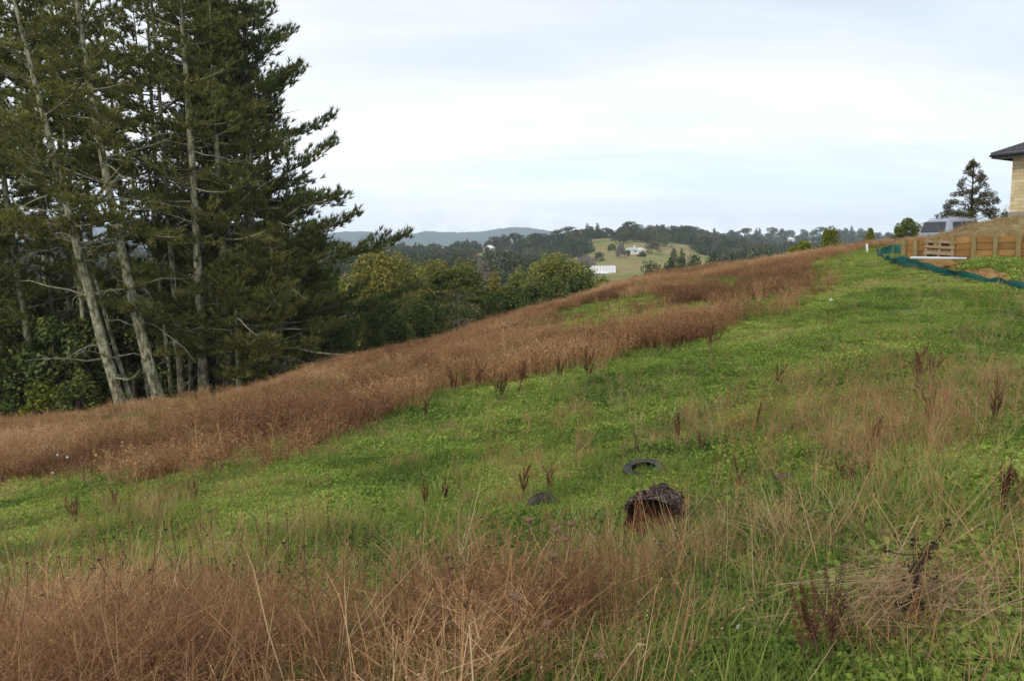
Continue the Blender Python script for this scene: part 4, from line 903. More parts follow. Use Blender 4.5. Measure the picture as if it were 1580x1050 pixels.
bank = sheet('earth_bank', bx_, by_, bank_z(bx_, by_), M_BANK); tag(bank, kind='structure')
pxb = 790 + UF * bx_ / by_; gvl = smooth(3.6, 5.0, T_) * smooth(1478, 1510, pxb) * np.clip((fbm(bx_ * .8, by_ * .8, 15, 3) - .28) * 5, 0, 1)
a = bank.data.attributes.new('gravel', 'FLOAT', 'POINT'); a.data.foreach_set('value', gvl.ravel().astype(np.float32))
# dry grass and stones on the bank
N = 2600; s = rng.uniform(.1, WL + 3, N); tb_ = rng.uniform(.2, 8, N); x = WA.x + WD.x * s + WN.x * tb_; y = WA.y + WD.y * s + WN.y * tb_
k = (rng.uniform(0, 1, N) < .85 - .75 * smooth(3.5, 5, tb_) * smooth(1478, 1510, 790 + UF * x / y)); x, y = x[k], y[k]; n = len(x)
pr = [np_mesh('straw_tuft', *blades(26, .13, .08, .26, .011, .8)[0], None) for _ in range(3)]
M_STRAW2 = sprig_mat('dry_turf', [(.05, (.16, .13, .05)), (.35, (.30, .21, .10)), (.7, (.42, .31, .16)), (1, (.50, .42, .24))], .45, .6, .25)
scatter('dry_bank_grass', pr, np.stack([x, y, bank_z(x, y) - .02], 1), upright(n, .3), sc3(rng.uniform(.6, 1.2, n)), np.clip(fbm(x * .7, y * .7, 19, 3) + rng.normal(0, .15, n), 0, 1), M_STRAW2)
def rock_mesh(seed, r=1.0, rough=.3):
    import bmesh
    bm = bmesh.new(); bmesh.ops.create_icosphere(bm, subdivisions=2, radius=r); q = np.random.default_rng(seed)
    pl = [(Vector(q.normal(0, 1, 3)).normalized(), q.uniform(.55, .9) * r) for _ in range(9)]
    for v in bm.verts:
        for nn, dd_ in pl:
            e = v.co.dot(nn) - dd_
            if e > 0: v.co -= nn * e * .85
        v.co += Vector(q.normal(0, rough * .06 * r, 3))
    me = bpy.data.meshes.new('rock'); bm.to_mesh(me); bm.free(); return me
M_STONE = flat_mat('grey_stone', (.11, .105, .10), .5, 3, .9, .1)
N = 900; s = rng.uniform(4, WL + 2, N); tb_ = rng.uniform(3.6, 7.5, N); x = WA.x + WD.x * s + WN.x * tb_; y = WA.y + WD.y * s + WN.y * tb_
k = 790 + UF * x / y > 1490; x, y = x[k], y[k]; n = len(x)
scatter('bank_gravel', [rock_mesh(i, 1) for i in range(4)], np.stack([x, y, bank_z(x, y)], 1), rng.uniform(0, 6, (n, 3)), sc3(rng.uniform(.025, .11, n) ** 1.0), np.zeros(n), M_STONE)

# retaining wall: posts before boards
t = NT('treated_pine', .85, .15); v = t.coord('Object', (.6, 6, 9)); n1 = t.noise(v, 3, 5, .6); r_ = t.objrand(); n3 = t.noise(t.coord('Object', (1, 1, 1)), 2.2, 4, .6)
c = t.ramp(t.math('ADD', t.math('MULTIPLY', n1, .6), t.math('MULTIPLY', r_, .4)), [(.25, (.165, .082, .025)), (.5, (.28, .145, .044)), (.75, (.37, .205, .07))])
t.color(t.mix(t.ramp(n3, [(.45, (0, 0, 0)), (.75, (.6, .6, .6))]), c, (.20, .14, .065))); t.bump(n1, .35, .01); M_PINE = t.m
t = NT('treated_post', .85, .15); n1 = t.noise(t.coord('Object', (5, 5, .7)), 3, 5, .6)
t.color(t.ramp(n1, [(.3, (.15, .115, .05)), (.7, (.30, .225, .095))])); t.bump(n1, .4, .01); M_POST = t.m
wall = empty('retaining_wall', (WA.x, WA.y, WBASE), math.atan2(WD.y, WD.x)); tag(wall, 'low retaining wall of honey-coloured timber boards and round posts holding back the bank', 'retaining wall')
post_s = [.08]
for q in (1412, 1443, 1468, 1501, 1535, 1570, 1608, 1648):
    u = pu(q); post_s.append((u * WA.y - WA.x) / (WD.x - u * WD.y))
for i, s in enumerate(post_s):
    topz = float(wall_top(s)) - WBASE + rng.uniform(-.01, .05); m = MB(); m.tube([(s, -.10, -.5), (s, -.10, topz * .5), (s + rng.normal(0, .012), -.10, topz)], [.11, .108, .105], 14); m.build('post', M_POST, wall, False, .01)
def board(name, s0, s1, y0, y1, z0, z1, dz, mat, parent):
    m = MB(); n = 4; vs = []
    for i in range(n + 1):
        f = i / n; s = s0 + (s1 - s0) * f; o = dz * f + rng.normal(0, .003)
        vs += [Vector((s, y0 + rng.normal(0, .004), z0 + o)), Vector((s, y1, z0 + o)), Vector((s, y1, z1 + o)), Vector((s, y0 + rng.normal(0, .004), z1 + o))]
    fs = []
    for i in range(n):
        for k in range(4): fs.append((i * 4 + k, i * 4 + (k + 1) % 4, i * 4 + 4 + (k + 1) % 4, i * 4 + 4 + k)[::-1])
    fs += [(0, 1, 2, 3), (n * 4 + 3, n * 4 + 2, n * 4 + 1, n * 4)]
    m.add(vs, fs); return m.build(name, mat, parent, False, .008)
NB = 5
for i in range(len(post_s) - 1):
    a_, b_ = post_s[i] + .004, post_s[i + 1] - .004; z1a = float(wall_top(a_)) - WBASE - .02; z1b = float(wall_top(b_)) - WBASE - .02; bh = (z1a + .25) / NB
    for k in range(NB):
        board('board', a_, b_, .012 + rng.uniform(0, .012), .06, -.25 + bh * k + .006, -.25 + bh * (k + 1) - .006, (z1b - z1a) * (k + .5) / NB, M_PINE, wall)
# sandy ground before it
xs = np.linspace(0, 1, 90); ts = np.linspace(0, 1, 40); S2, T2 = np.meshgrid(xs, ts)
fx = WA.x - 1.6 + (WB.x + 1.5 - WA.x) * S2; fence_line = [(1356, 389, 37.0), (1374, 403, 33.2), (1396, 416, 30.3), (1450, 430, 28.6), (1500, 437, 27.4), (1545, 448, 26.2), (1580, 456, 25.2), (1660, 478, 23.6)]
fpts = np.array([[pu(p_) * d_, d_] for p_, q_, d_ in fence_line]); fy = np.interp(fx, fpts[:, 0], fpts[:, 1]) + .12; wy = WA.y + WD.y / WD.x * (fx - WA.x) - .02
sy = fy + (wy - fy) * T2
def yard_z(x, y):
    x = np.asarray(x, float); y = np.asarray(y, float); f_ = np.interp(x, fpts[:, 0], fpts[:, 1]) + .12; w_ = WA.y + WD.y / WD.x * (x - WA.x) - .02
    t_ = np.clip((y - f_) / np.maximum(w_ - f_, .3), 0, 1); zf = gz(x, f_) - .03; px = 790 + UF * x / y
    mound = np.exp(-((px - 1545) / 60) ** 2) * np.sin(np.clip(t_ * 1.15, 0, 1) * math.pi) * .42
    return zf + (WBASE - .06 - zf) * smooth(.03, .85, t_) + mound + (fbm(x * 1.6, y * 1.6, 25, 4) - .5) * .22 * np.sin(t_ * math.pi) + .015
t = NT('sandy_clay', .95, .05); p = t.pos(); n1 = t.noise(p, 1.3, 5, .6); n2 = t.noise(p, 14, 5, .7)
t.color(t.ramp(t.math('ADD', t.math('MULTIPLY', n1, .55), t.math('MULTIPLY', n2, .45)), [(.36, (.13, .070, .028)), (.5, (.33, .195, .075)), (.64, (.46, .30, .135))])); t.bump(n2, .9, .06); M_SAND = t.m
yard = sheet('sandy_ground', fx, sy, yard_z(fx, sy), M_SAND); tag(yard, kind='structure')
N = 2600; x = rng.uniform(14.0, 24, N); y = rng.uniform(25, 34, N); px = 790 + UF * x / y
f_ = np.interp(x, fpts[:, 0], fpts[:, 1]) + .3; w_ = WA.y + WD.y / WD.x * (x - WA.x)
pyv = 395 - (yard_z(x, y) - EYE) / y * F
k = (y > f_) & (y < w_ - .5) & inpoly(px + (fbm(x * 1.2, y * 1.2, 31, 3) - .5) * 30, (y - f_) / (w_ - f_), [(1478, .62), (1500, .45), (1530, .42), (1560, .25), (1620, .12), (1640, .9), (1540, .92), (1500, .85)])
x, y = x[k], y[k]; n = len(x)
scatter('mound_grass', [np_mesh('clover', *clover_patch(60, .22, .030, .12), None) for _ in range(3)], np.stack([x, y, yard_z(x, y)], 1), upright(n, .2), sc3(rng.uniform(.7, 1.4, n)), np.clip(rng.normal(.42, .15, n), 0, 1), M_CLOVER)
N = 130; x = rng.uniform(14.4, 22, N); y = rng.uniform(26, 33.6, N); k = (y > np.interp(x, fpts[:, 0], fpts[:, 1]) + .4) & (y < WA.y + WD.y / WD.x * (x - WA.x) - .3); x, y = x[k], y[k]; n = len(x)
M_CLOD = flat_mat('clay_clod', (.27, .165, .07), .35, 4, .95, .05)
scatter('clay_clods', [rock_mesh(20 + i, 1) for i in range(3)], np.stack([x, y, yard_z(x, y)], 1), rng.uniform(0, 6, (n, 3)), sc3(rng.uniform(.03, .13, n)), np.zeros(n), M_CLOD)
# pallet leaning on the wall
M_GREYWOOD = flat_mat('weathered_wood', (.23, .165, .10), .35, 5, .9, .1, .3, (1, 1, 6))
s0 = (pu(1447) * WA.y - WA.x) / (WD.x - pu(1447) * WD.y)
pal = empty('pallet', WA + WD * s0 - WN * .46 + Vector((0, 0, float(yard_z(WA.x + WD.x * s0 - WN.x * .46, WA.y + WD.y * s0 - WN.y * .46)) - WA.z + .12)), math.atan2(WD.y, WD.x)); tag(pal, 'weathered wooden pallet leaning upright on the retaining wall', 'pallet')
tiltM = Matrix.Rotation(R(-20), 4, 'X') @ Matrix.Rotation(R(4), 4, 'Y')
for xx in (-.48, 0, .48): MB().box(xx - .05, xx + .05, .03, .12, 0, .98, tiltM, .004).build('bearer', M_GREYWOOD, pal)
for zz_ in (.02, .29, .56, .80): MB().box(-.56, .56, 0, .025, zz_, zz_ + .13, tiltM, .006).build('slat', M_GREYWOOD, pal)
for zz_ in (.02, .42, .83): MB().box(-.55, .55, .125, .148, zz_, zz_ + .12, tiltM, .005).build('slat', M_GREYWOOD, pal)
# pipe and planks on the clay
M_WHITE = flat_mat('white_plastic', (.72, .74, .76), .06, 3, .4, .4)
def yard_pt(px, py, D): q = at(px, py, D); return Vector((q.x, q.y, 0))
a_ = yard_pt(1404, 405, 31.6); b_ = yard_pt(1491, 401, 31.0); za = float(yard_z(a_.x, a_.y)); zb_ = float(yard_z(b_.x, b_.y)); hi = max(za, zb_) + .16
m = MB(); m.tube([(a_.x, a_.y, za + .16), (b_.x, b_.y, zb_ + .17)], 0.052, 12); o = m.build('white_pipe', flat_mat('grey_white_plastic', (.58, .59, .60), .08, 3, .45, .3), None, True); tag(o, 'long white plastic pipe lying along the foot of the retaining wall', 'pipe')
for (p0, q0, d0, p1, q1, d1, hh_, lab) in ((1412, 409.5, 31.0, 1474, 406.5, 30.3, .07, 'pale sawn plank lying just in front of the white pipe'), (1424, 413, 30.3, 1458, 409, 30.0, .05, 'shorter plank lying askew nearest the green fence')):
    a_ = yard_pt(p0, q0, d0); b_ = yard_pt(p1, q1, d1); d_ = (b_ - a_); L_ = d_.length; za = max(float(yard_z(a_.x, a_.y)), float(yard_z(b_.x, b_.y)))
    M4 = Matrix.Translation((a_.x, a_.y, za - .03)) @ Matrix.Rotation(math.atan2(d_.y, d_.x), 4, 'Z')
    o = MB().box(0, L_, -.1, .1, -.04, hh_, M4, .003).build('plank', M_PINE); tag(o, lab, 'plank')
# silt fence
t = NT('green_mesh_cloth', .7, .2); n1 = t.noise(t.coord('Object', (3, 3, 14)), 3, 3, .6); t.color(t.ramp(n1, [(.3, (.006, .060, .053)), (.7, (.018, .125, .108))])); M_SILT = t.m
sf = empty('silt_fence', (fpts[2][0], fpts[2][1], float(gz(*fpts[2])))); tag(sf, 'sagging blue-green silt fence curving round the building plot', 'silt fence')
back_pts = [(pu(1398) * 36.6, 36.6), (pu(1376) * 37.8, 37.8)]; line = np.array(back_pts + fpts.tolist())
seg = np.r_[0, np.cumsum(np.hypot(*np.diff(line, axis=0).T))]; ss = np.linspace(0, seg[-1], 240)
lx = np.interp(ss, seg, line[:, 0]); ly = np.interp(ss, seg, line[:, 1])
kx = np.exp(-.5 * (np.arange(-8, 9) / 3.5) ** 2); kx /= kx.sum(); lx = np.convolve(np.pad(lx, 8, 'edge'), kx, 'valid'); ly = np.convolve(np.pad(ly, 8, 'edge'), kx, 'valid')
stake_s = seg[[0, 1, 2, 4, 5, 6, 7, 8, 9]]
dst = np.array([np.min(np.abs(stake_s - q)) for q in ss]); hgt = .33 - .11 * np.clip(dst / 1.4, 0, 1) + .07 * (fbm(ss * .9, ss * 0, 3, 3) - .5)
hgt = hgt * np.interp(790 + UF * lx / ly, [1360, 1385, 1420, 1480, 1540, 1600], [1.15, 1.5, 1.45, 1.0, .95, 1.0])
rows = []
for f_ in np.linspace(0, 1, 7):
    lean_ = .16 * (fbm(ss * 1.1, ss * 0 + 5, 4, 2) - .5) * f_ + .05 * math.sin(f_ * 3.1) * np.sin(ss * 3.3) - .10 * f_
    nx_ = -np.gradient(ly); ny_ = np.gradient(lx); nn_ = np.hypot(nx_, ny_) + 1e-6
    rows.append(np.stack([lx + nx_ / nn_ * lean_, ly + ny_ / nn_ * lean_, gz(lx, ly) - .04 + hgt * f_ * 1.05 + .02 * np.sin(ss * 9 + f_ * 4) * f_], 1))
V = np.concatenate(rows) - np.array(sf.location); na_ = len(ss); i, j = np.meshgrid(np.arange(6), np.arange(na_ - 1), indexing='ij')
o = link_mesh('cloth', np_mesh('cloth', V, np.stack([i * na_ + j, i * na_ + j + 1, (i + 1) * na_ + j + 1, (i + 1) * na_ + j], -1).reshape(-1, 4), M_SILT, True), sf)
sm = o.modifiers.new('thick', 'SOLIDIFY'); sm.thickness = .006
o = link_mesh('top_hem', np_mesh('top_hem', *ribbons(np.array([rows[6] - np.array(sf.location) + (0, -.01, 0)]), np.full((1, na_), .05), np.array([math.pi / 2])), M_SILT), sf)
for q in stake_s:
    k = int(np.argmin(np.abs(ss - q))); MB().box(-.02, .02, .0, .04, -.3, hgt[k] + .06, Matrix.Translation(Vector((lx[k], ly[k] + .02, float(gz(lx[k], ly[k])))) - sf.location) @ Matrix.Rotation(R(rng.normal(0, 4)), 4, 'Y')).build('stake', M_GREYWOOD, sf)
# survey peg
pg = G(1338, 388, 30); hpg = EYE + ray(1337, 376).z * pg.y - pg.z
peg = MB().box(-.045, .045, -.03, .03, -.2, hpg, Matrix.Translation(pg) @ Matrix.Rotation(R(-6), 4, 'Y'), .003).build('survey_peg', M_WHITE); tag(peg, 'white painted survey peg standing on the green crest', 'peg')

# house
AL = R(58); hx = Vector((math.cos(AL), -math.sin(AL), 0)); hc = at(1557.5, 332.5, 44)
house = empty('brick_house', hc, -AL); tag(house, 'cream block house with dark hipped roof, cut off by the picture edge', 'house')
LN, DP, HT = 13.0, 9.0, (EYE + ray(1557.5, 243).z * 44) - hc.z
t = NT('cream_block', .9, .1); n1 = t.noise(t.coord('Object'), 9, 4, .6); r_ = t.objrand()
t.color(t.ramp(t.math('ADD', t.math('MULTIPLY', n1, .5), t.math('MULTIPLY', r_, .5)), [(.3, (.50, .395, .215)), (.7, (.64, .53, .32))])); t.bump(n1, .3, .01); M_BLOCK = t.m
M_MORTAR = flat_mat('mortar', (.30, .235, .135), .1, 8); M_FOUND = flat_mat('concrete', (.26, .25, .21), .15, 5, .9, .1)
M_ROOF = flat_mat('dark_roof_tile', (.062, .058, .060), .3, 5, .65, .3, .2); M_FASCIA = flat_mat('dark_fascia', (.030, .030, .034), .1, 3, .5, .3); M_SOFFIT = flat_mat('soffit', (.42, .40, .37), .05, 3)
M_GLASS = flat_mat('window_glass', (.03, .035, .04), .1, 2, .05, .8); M_FRAME = flat_mat('white_frame', (.75, .75, .73), .03, 3, .4, .4)
wl_ = MB().box(0, LN, 0, DP, -.1, HT - .02).build('wall', M_MORTAR, house)
MB().box(-.04, LN + .04, -.045, DP + .04, -1.6, .16).build('foundation', M_FOUND, house)
rows_ = 15; ch = (HT - .19) / rows_; WX0, WX1, WZ0, WZ1 = .95, 2.5, 1.15, 2.15
bme = {}
for r in range(rows_):
    xq = 0.0 if r % 2 == 0 else -.2; z0_ = .17 + r * ch
    while xq < 5.2:
        x0 = max(0, xq); x1 = min(xq + .4, 5.2); xq += .4
        if x1 > WX0 and x0 < WX1 and z0_ + ch > WZ0 and z0_ < WZ1:
            if x0 < WX0: x1 = WX0
            elif x1 > WX1: x0 = WX1
            else: continue
        if x1 - x0 < .05: continue
        key = round(x1 - x0, 3)
        if key not in bme:
            m = MB(); m.box(.006, x1 - x0 - .006, -.03, .02, .006, ch - .006); me = bpy.data.meshes.new('block'); me.from_pydata(m.v, [], m.f); me.materials.append(M_BLOCK); bme[key] = me
        o = link_mesh('block', bme[key], wl_); o.location = (x0, -rng.uniform(0, .005), z0_)
for r in range(rows_):                                        # return face, out of sight beyond the corner
    pass
wf = MB(); 
for (a0, a1, c0, c1) in ((WX0, WX1, WZ0, WZ0 + .07), (WX0, WX1, WZ1 - .07, WZ1), (WX0, WX0 + .07, WZ0 + .072, WZ1 - .072), (WX1 - .07, WX1, WZ0 + .072, WZ1 - .072)): wf.box(a0 + .003, a1 - .003, -.05, .0, c0 + .003, c1 - .003)
win = wf.build('window', M_FRAME, house); MB().box(WX0 + .06, WX1 - .06, -.02, -.012, WZ0 + .06, WZ1 - .06).build('pane', M_GLASS, win)
MB().box(WX0 - .05, WX1 + .05, -.08, -.052, WZ0 - .06, WZ0 - .004).build('sill', M_FRAME, win)
OV = .75; e0 = Vector((-OV, -OV, HT)); RW, RL = DP / 2 + OV, LN + 2 * OV; PIT = math.tan(R(25))
fa = MB(); fa.box(-OV, LN + OV, -OV - .02, -OV + .02, HT - .04, HT + .16); fa.box(-OV - .02, -OV + .02, -OV + .021, DP + OV, HT - .04, HT + .16); fa.build('fascia', M_FASCIA, house)
gt = MB(); gt.tube([(-OV, -OV - .08, HT + .11), (LN + OV, -OV - .08, HT + .11)], .06, 8); gt.tube([(-OV - .08, -OV, HT + .11), (-OV - .08, DP + OV, HT + .11)], .06, 8); gt.build('gutter', M_FASCIA, house)
MB().box(-OV + .022, LN + OV, -OV + .022, -.035, HT - .03, HT - .005).build('soffit', M_SOFFIT, house)
rf = MB(); ncr = 13; step_ = RW / ncr
for k in range(ncr):
    d0, d1 = k * step_, (k + 1) * step_ + .05; z0_ = HT + .165 + d0 * PIT; z1_ = HT + .165 + d1 * PIT; th = .035
    A = [(-OV + d0, -OV + d0 - .06, z0_ + th), (LN + OV - d0, -OV + d0 - .06, z0_ + th), (LN + OV - d1, -OV + d1, z1_ + .004), (-OV + d1, -OV + d1, z1_ + .004)]
    rf.add(A + [(p_[0], p_[1], p_[2] - th) for p_ in A], [(0, 1, 2, 3), (0, 4, 5, 1), (1, 5, 6, 2), (3, 2, 6, 7), (0, 3, 7, 4)])
    A = [(-OV + d0 - .06, DP + OV - d0, z0_ + th), (-OV + d0 - .06, -OV + d0, z0_ + th), (-OV + d1, -OV + d1, z1_ + .004), (-OV + d1, DP + OV - d1, z1_ + .004)]
    rf.add(A + [(p_[0], p_[1], p_[2] - th) for p_ in A], [(0, 1, 2, 3), (0, 4, 5, 1), (1, 5, 6, 2), (3, 2, 6, 7), (0, 3, 7, 4)])
rfo = rf.build('roof', M_ROOF, house); tz = HT + .165 + RW * PIT
bk = MB(); bk.add([(LN + OV, DP + OV, HT + .16), (-OV, DP + OV, HT + .16), (-OV + RW, DP / 2, tz), (LN + OV - RW, DP / 2, tz), (LN + OV, -OV, HT + .16)], [(0, 1, 2, 3), (0, 3, 4)]); bk.build('back_slope', M_ROOF, rfo)
hp = MB(); hp.tube([(-OV - .02, -OV - .02, HT + .2), (-OV + RW, DP / 2, tz + .04)], .085, 8); hp.tube([(-OV + RW, DP / 2, tz + .04), (LN + OV - RW, DP / 2, tz + .04)], .085, 8); hp.build('ridge_cap', M_ROOF, rfo)

# silver car behind the bank
M_CAR = flat_mat('silver_paint', (.31, .33, .37), .03, 2, .3, .5, 0, (1, 1, 1), .35); M_CARGLASS = flat_mat('tinted_glass', (.035, .038, .046), .1, 2, .12, .6)
M_RUBBER = flat_mat('rubber', (.028, .028, .030), .3, 8, .8, .2); M_ALLOY = flat_mat('alloy', (.5, .5, .5), .05, 3, .35, .5, 0, (1, 1, 1), .8); M_RED = flat_mat('red_lens', (.35, .02, .02), .1, 3, .2, .5)
rc = at(1441, 352, 41.0); ch_ = R(28); fdir = Vector((math.cos(ch_), math.sin(ch_), 0)); sdir = Vector((math.sin(ch_), -math.cos(ch_), 0))
ztop = EYE + ray(1490, 336.5).z * 41.6; car_o = Vector((rc.x, rc.y, 0)) + fdir * .25 - sdir * .2; car_o.z = ztop - 1.86
car = empty('parked_car', car_o, ch_); car.rotation_euler = (0, R(-3.2), ch_); tag(car, 'silver station-wagon style car parked behind the bank, only its top showing', 'car')
# cross-sections from tail to nose: x, half width at sill, waist, roof ; heights of waist and roof
secs = [(-.06, .80, .82, .70, .94, .98), (0, .84, .86, .70, 1.04, 1.10), (.30, .88, .90, .62, 1.06, 1.70), (.55, .89, .91, .63, 1.06, 1.745), (1.6, .90, .92, .645, 1.06, 1.77), (2.5, .90, .92, .63, 1.06, 1.73), (3.3, .90, .91, .66, 1.05, 1.10), (4.2, .86, .87, .66, .92, .96), (4.6, .74, .76, .6, .76, .80)]
bd = MB(); prof_ = []
for x_, ws, ww, wr, zw, zr in secs:
    half = [(ws * .96, .26), (ws, .42), (ww, zw * .8), (ww * .985, zw), (wr + (ww - wr) * .12, zw + (zr - zw) * .82), (wr * .9, zr - .02), (wr * .5, zr + .012 if zr > 1.5 else zr + .004)]
    prof_.append([(x_, -a__, z_) for a__, z_ in half] + [(x_, a__, z_) for a__, z_ in half[::-1]])
n_ = len(prof_[0]); fs = []
for i in range(len(prof_) - 1):
    for k in range(n_): fs.append((i * n_ + k, i * n_ + (k + 1) % n_, (i + 1) * n_ + (k + 1) % n_, (i + 1) * n_ + k)[::-1])
fs += [tuple(range(n_)), tuple((len(prof_) - 1) * n_ + k for k in range(n_))[::-1]]
bd.add([p_ for r in prof_ for p_ in r], fs); body = bd.build('body', M_CAR, car, True)
def car_quad(name, pts, mat, parent=car, off=(0, 0, 0)):
    m = MB(); a4 = [Vector(p_) + Vector(off) for p_ in pts]; nrm = (a4[1] - a4[0]).cross(a4[2] - a4[0]).normalized() * .012
    m.add([p_ - nrm for p_ in a4] + [p_ + nrm for p_ in a4], [(0, 1, 2, 3), (7, 6, 5, 4), (0, 4, 5, 1), (1, 5, 6, 2), (2, 6, 7, 3), (3, 7, 4, 0)]); return m.build(name, mat, parent)
car_quad('rear_window', [(.02, -.66, 1.13), (.02, .66, 1.13), (.265, .58, 1.62), (.265, -.58, 1.62)], M_CARGLASS, off=(-.035, 0, .022))
for sgn in (-1, 1):
    for (xa, xb, xc, xd) in ((.42, 1.25, 1.22, .62), (1.36, 2.12, 2.08, 1.33), (2.22, 3.02, 2.46, 2.18)):
        car_quad('side_window', [(xa, sgn * .917, 1.10), (xb, sgn * .925, 1.10), (xd and xc, sgn * .70, 1.60), (xd, sgn * .70, 1.60)], M_CARGLASS)
    car_quad('tail_light', [(-.02, sgn * .70, .86), (-.02, sgn * .85, .86), (.02, sgn * .85, 1.06), (.02, sgn * .70, 1.06)], M_RED, off=(-.035, 0, 0))
    rl_ = MB(); rl_.tube([(.5, sgn * .56, 1.72), (.6, sgn * .56, 1.795), (2.3, sgn * .56, 1.80), (2.45, sgn * .56, 1.73)], .018, 6); rl_.build('roof_rail', M_ALLOY, car)
    for wx in (.85, 3.7):
        w_ = MB(); prf = [(.20, -.10), (.31, -.115), (.345, -.08), (.345, .08), (.31, .115), (.20, .10)]
        for k in range(20):
            a0, a1 = k * math.pi / 10, (k + 1) * math.pi / 10
            for (r0_, y0_), (r1_, y1_) in zip(prf, prf[1:]): w_.add([(wx + r0_ * math.cos(a0), sgn * .80 + y0_, .345 + r0_ * math.sin(a0)), (wx + r1_ * math.cos(a0), sgn * .80 + y1_, .345 + r1_ * math.sin(a0)), (wx + r1_ * math.cos(a1), sgn * .80 + y1_, .345 + r1_ * math.sin(a1)), (wx + r0_ * math.cos(a1), sgn * .80 + y0_, .345 + r0_ * math.sin(a1))], [(0, 1, 2, 3)])
        wh = w_.build('wheel', M_RUBBER, car, True); rm = MB(); rm.tube([(wx, sgn * .80 - .09, .345), (wx, sgn * .80 + .09, .345)], .205, 16); rm.build('rim', M_ALLOY, wh)
car_quad('windscreen', [(3.22, .72, 1.14), (3.22, -.72, 1.14), (2.58, -.58, 1.66), (2.58, .58, 1.66)], M_CARGLASS, off=(.03, 0, .02))
car_quad('number_plate', [(-.02, -.26, .74), (-.02, .26, .74), (-.02, .26, .86), (-.02, -.26, .86)], M_WHITE, off=(-.07, 0, 0))

# ------------------------------------------------------------------ far buildings
M_PALE = flat_mat('pale_weatherboard', (.66, .66, .62), .06, .3, .8, .1); M_MINT = flat_mat('pale_green_roof', (.34, .42, .39), .08, .3, .6, .2); M_REDROOF = flat_mat('red_roof', (.22, .09, .06), .15, .3, .8, .1)
def far_house(px, D, L, W, H_, rh, wall_m, roof_m, label, rz=.2, chim=False, wing=False):
    b = ground(px, D); root = empty('farmhouse' if wing else 'far_house', b, rz); tag(root, label, 'house')
    MB().box(-L / 2, L / 2, -W / 2, W / 2, -2, H_).build('wall', wall_m, root)
    g = MB(); e = .5; g.add([(-L / 2 - e, -W / 2 - e, H_), (L / 2 + e, -W / 2 - e, H_), (L / 2 + e, W / 2 + e, H_), (-L / 2 - e, W / 2 + e, H_), (-L / 2 + W * .4, 0, H_ + rh), (L / 2 - W * .4, 0, H_ + rh)], [(0, 1, 5, 4), (2, 3, 4, 5), (1, 2, 5), (3, 0, 4), (3, 2, 1, 0)]); ro = g.build('roof', roof_m, root)
    for q in range(3 if L > 8 else 2):
        xq = -L / 2 + L * (q + .5) / (3 if L > 8 else 2); MB().box(xq - .6, xq + .6, -W / 2 - .04, -W / 2 - .005, H_ * .35, H_ * .8).build('window', M_GLASS, root)
    if chim: MB().box(-.2, .7, -.5, .4, H_, H_ + rh + 1.6).build('chimney', wall_m, ro)
    if wing:
        MB().box(L / 2 - 4.4, L / 2 - .2, -W / 2 - 3.6, -W / 2 - .01, -2, H_ - .1).build('wing', wall_m, root)
        g = MB(); x0, x1, y0 = L / 2 - 4.8, L / 2 + .2, -W / 2 - 4; g.add([(x0, y0, H_ - .1), (x1, y0, H_ - .1), ((x0 + x1) / 2, y0, H_ + 1.5), (x0, 0, H_ - .1), (x1, 0, H_ - .1), ((x0 + x1) / 2, 0, H_ + 1.5)], [(0, 1, 2), (1, 4, 5, 2), (3, 0, 2, 5)]); g.build('wing_roof', wall_m, root)
    return root
far_house(978, 528, 12, 6, 2.2, 1.7, M_PALE, M_MINT, 'pale farmhouse with mint roof and chimney on the green paddock', .12, True, True)
far_house(755, 700, 9, 7, 3, 2.4, M_PALE, M_PALE, 'cream house among trees on the wooded hill left of the paddock', -.2)
far_house(728, 690, 10, 7, 3, 2.6, M_REDROOF, M_REDROOF, 'reddish house half hidden by trees left of the cream house', .1)
far_house(664, 640, 8, 7, 5, 2.4, M_PALE, M_FOUND, 'pale two-storey house hidden among trees on the near wooded slope', .4)
far_house(1253, 1180, 13, 9, 4, 2.8, M_PALE, M_REDROOF, 'tiny pinkish-roofed house on the distant right ridge', .1)
far_house(1219, 1120, 10, 8, 4, 2.4, M_PALE, M_PALE, 'tiny white house lowest on the distant right ridge', -.1)
far_house(1118, 1330, 18, 9, 5, 3, M_PALE, M_FOUND, 'tiny pale roofline among trees on the ridge crest right of the paddock', .1)
# glasshouse of many bays
gb = ground(925, 425); gh = empty('glasshouse', gb, -.10); tag(gh, 'long white multi-span glasshouse below the paddock', 'glasshouse')
M_GH = flat_mat('white_film', (.80, .83, .84), .04, .4, .5, .3); bays = 11; GL = 17.5; bw = GL / bays; yl = 16; zt_ = EYE + ray(925, 409.5).z * 425 - gb.z; ev = zt_ - 1.0
for k in range(bays):
    x0 = -GL / 2 + k * bw; m = MB(); arc = [(x0 + .04 + (bw - .08) * f_, ev + math.sin(f_ * math.pi) * 1.0) for f_ in np.linspace(0, 1, 8)]
    vs = [(a__, 0, z_) for a__, z_ in arc] + [(a__, yl, z_ ) for a__, z_ in arc]; m.add(vs, [(i, i + 1, i + 9, i + 8) for i in range(7)] + [tuple(range(8))[::-1]]); m.build('roof_bay', M_GH, gh)
MB().box(-GL / 2, GL / 2, .03, yl - .03, -2, ev - .01).build('wall', M_GH, gh)
for k in range(bays + 1): MB().box(-GL / 2 + k * bw - .05, -GL / 2 + k * bw + .05, -.06, -.005, -1, ev + .1).build('mullion', M_FOUND, gh)
sb = ground(912, 405); sh = empty('packing_shed', sb, -.1); tag(sh, 'low pale shed before the glasshouse, roof just showing', 'shed')
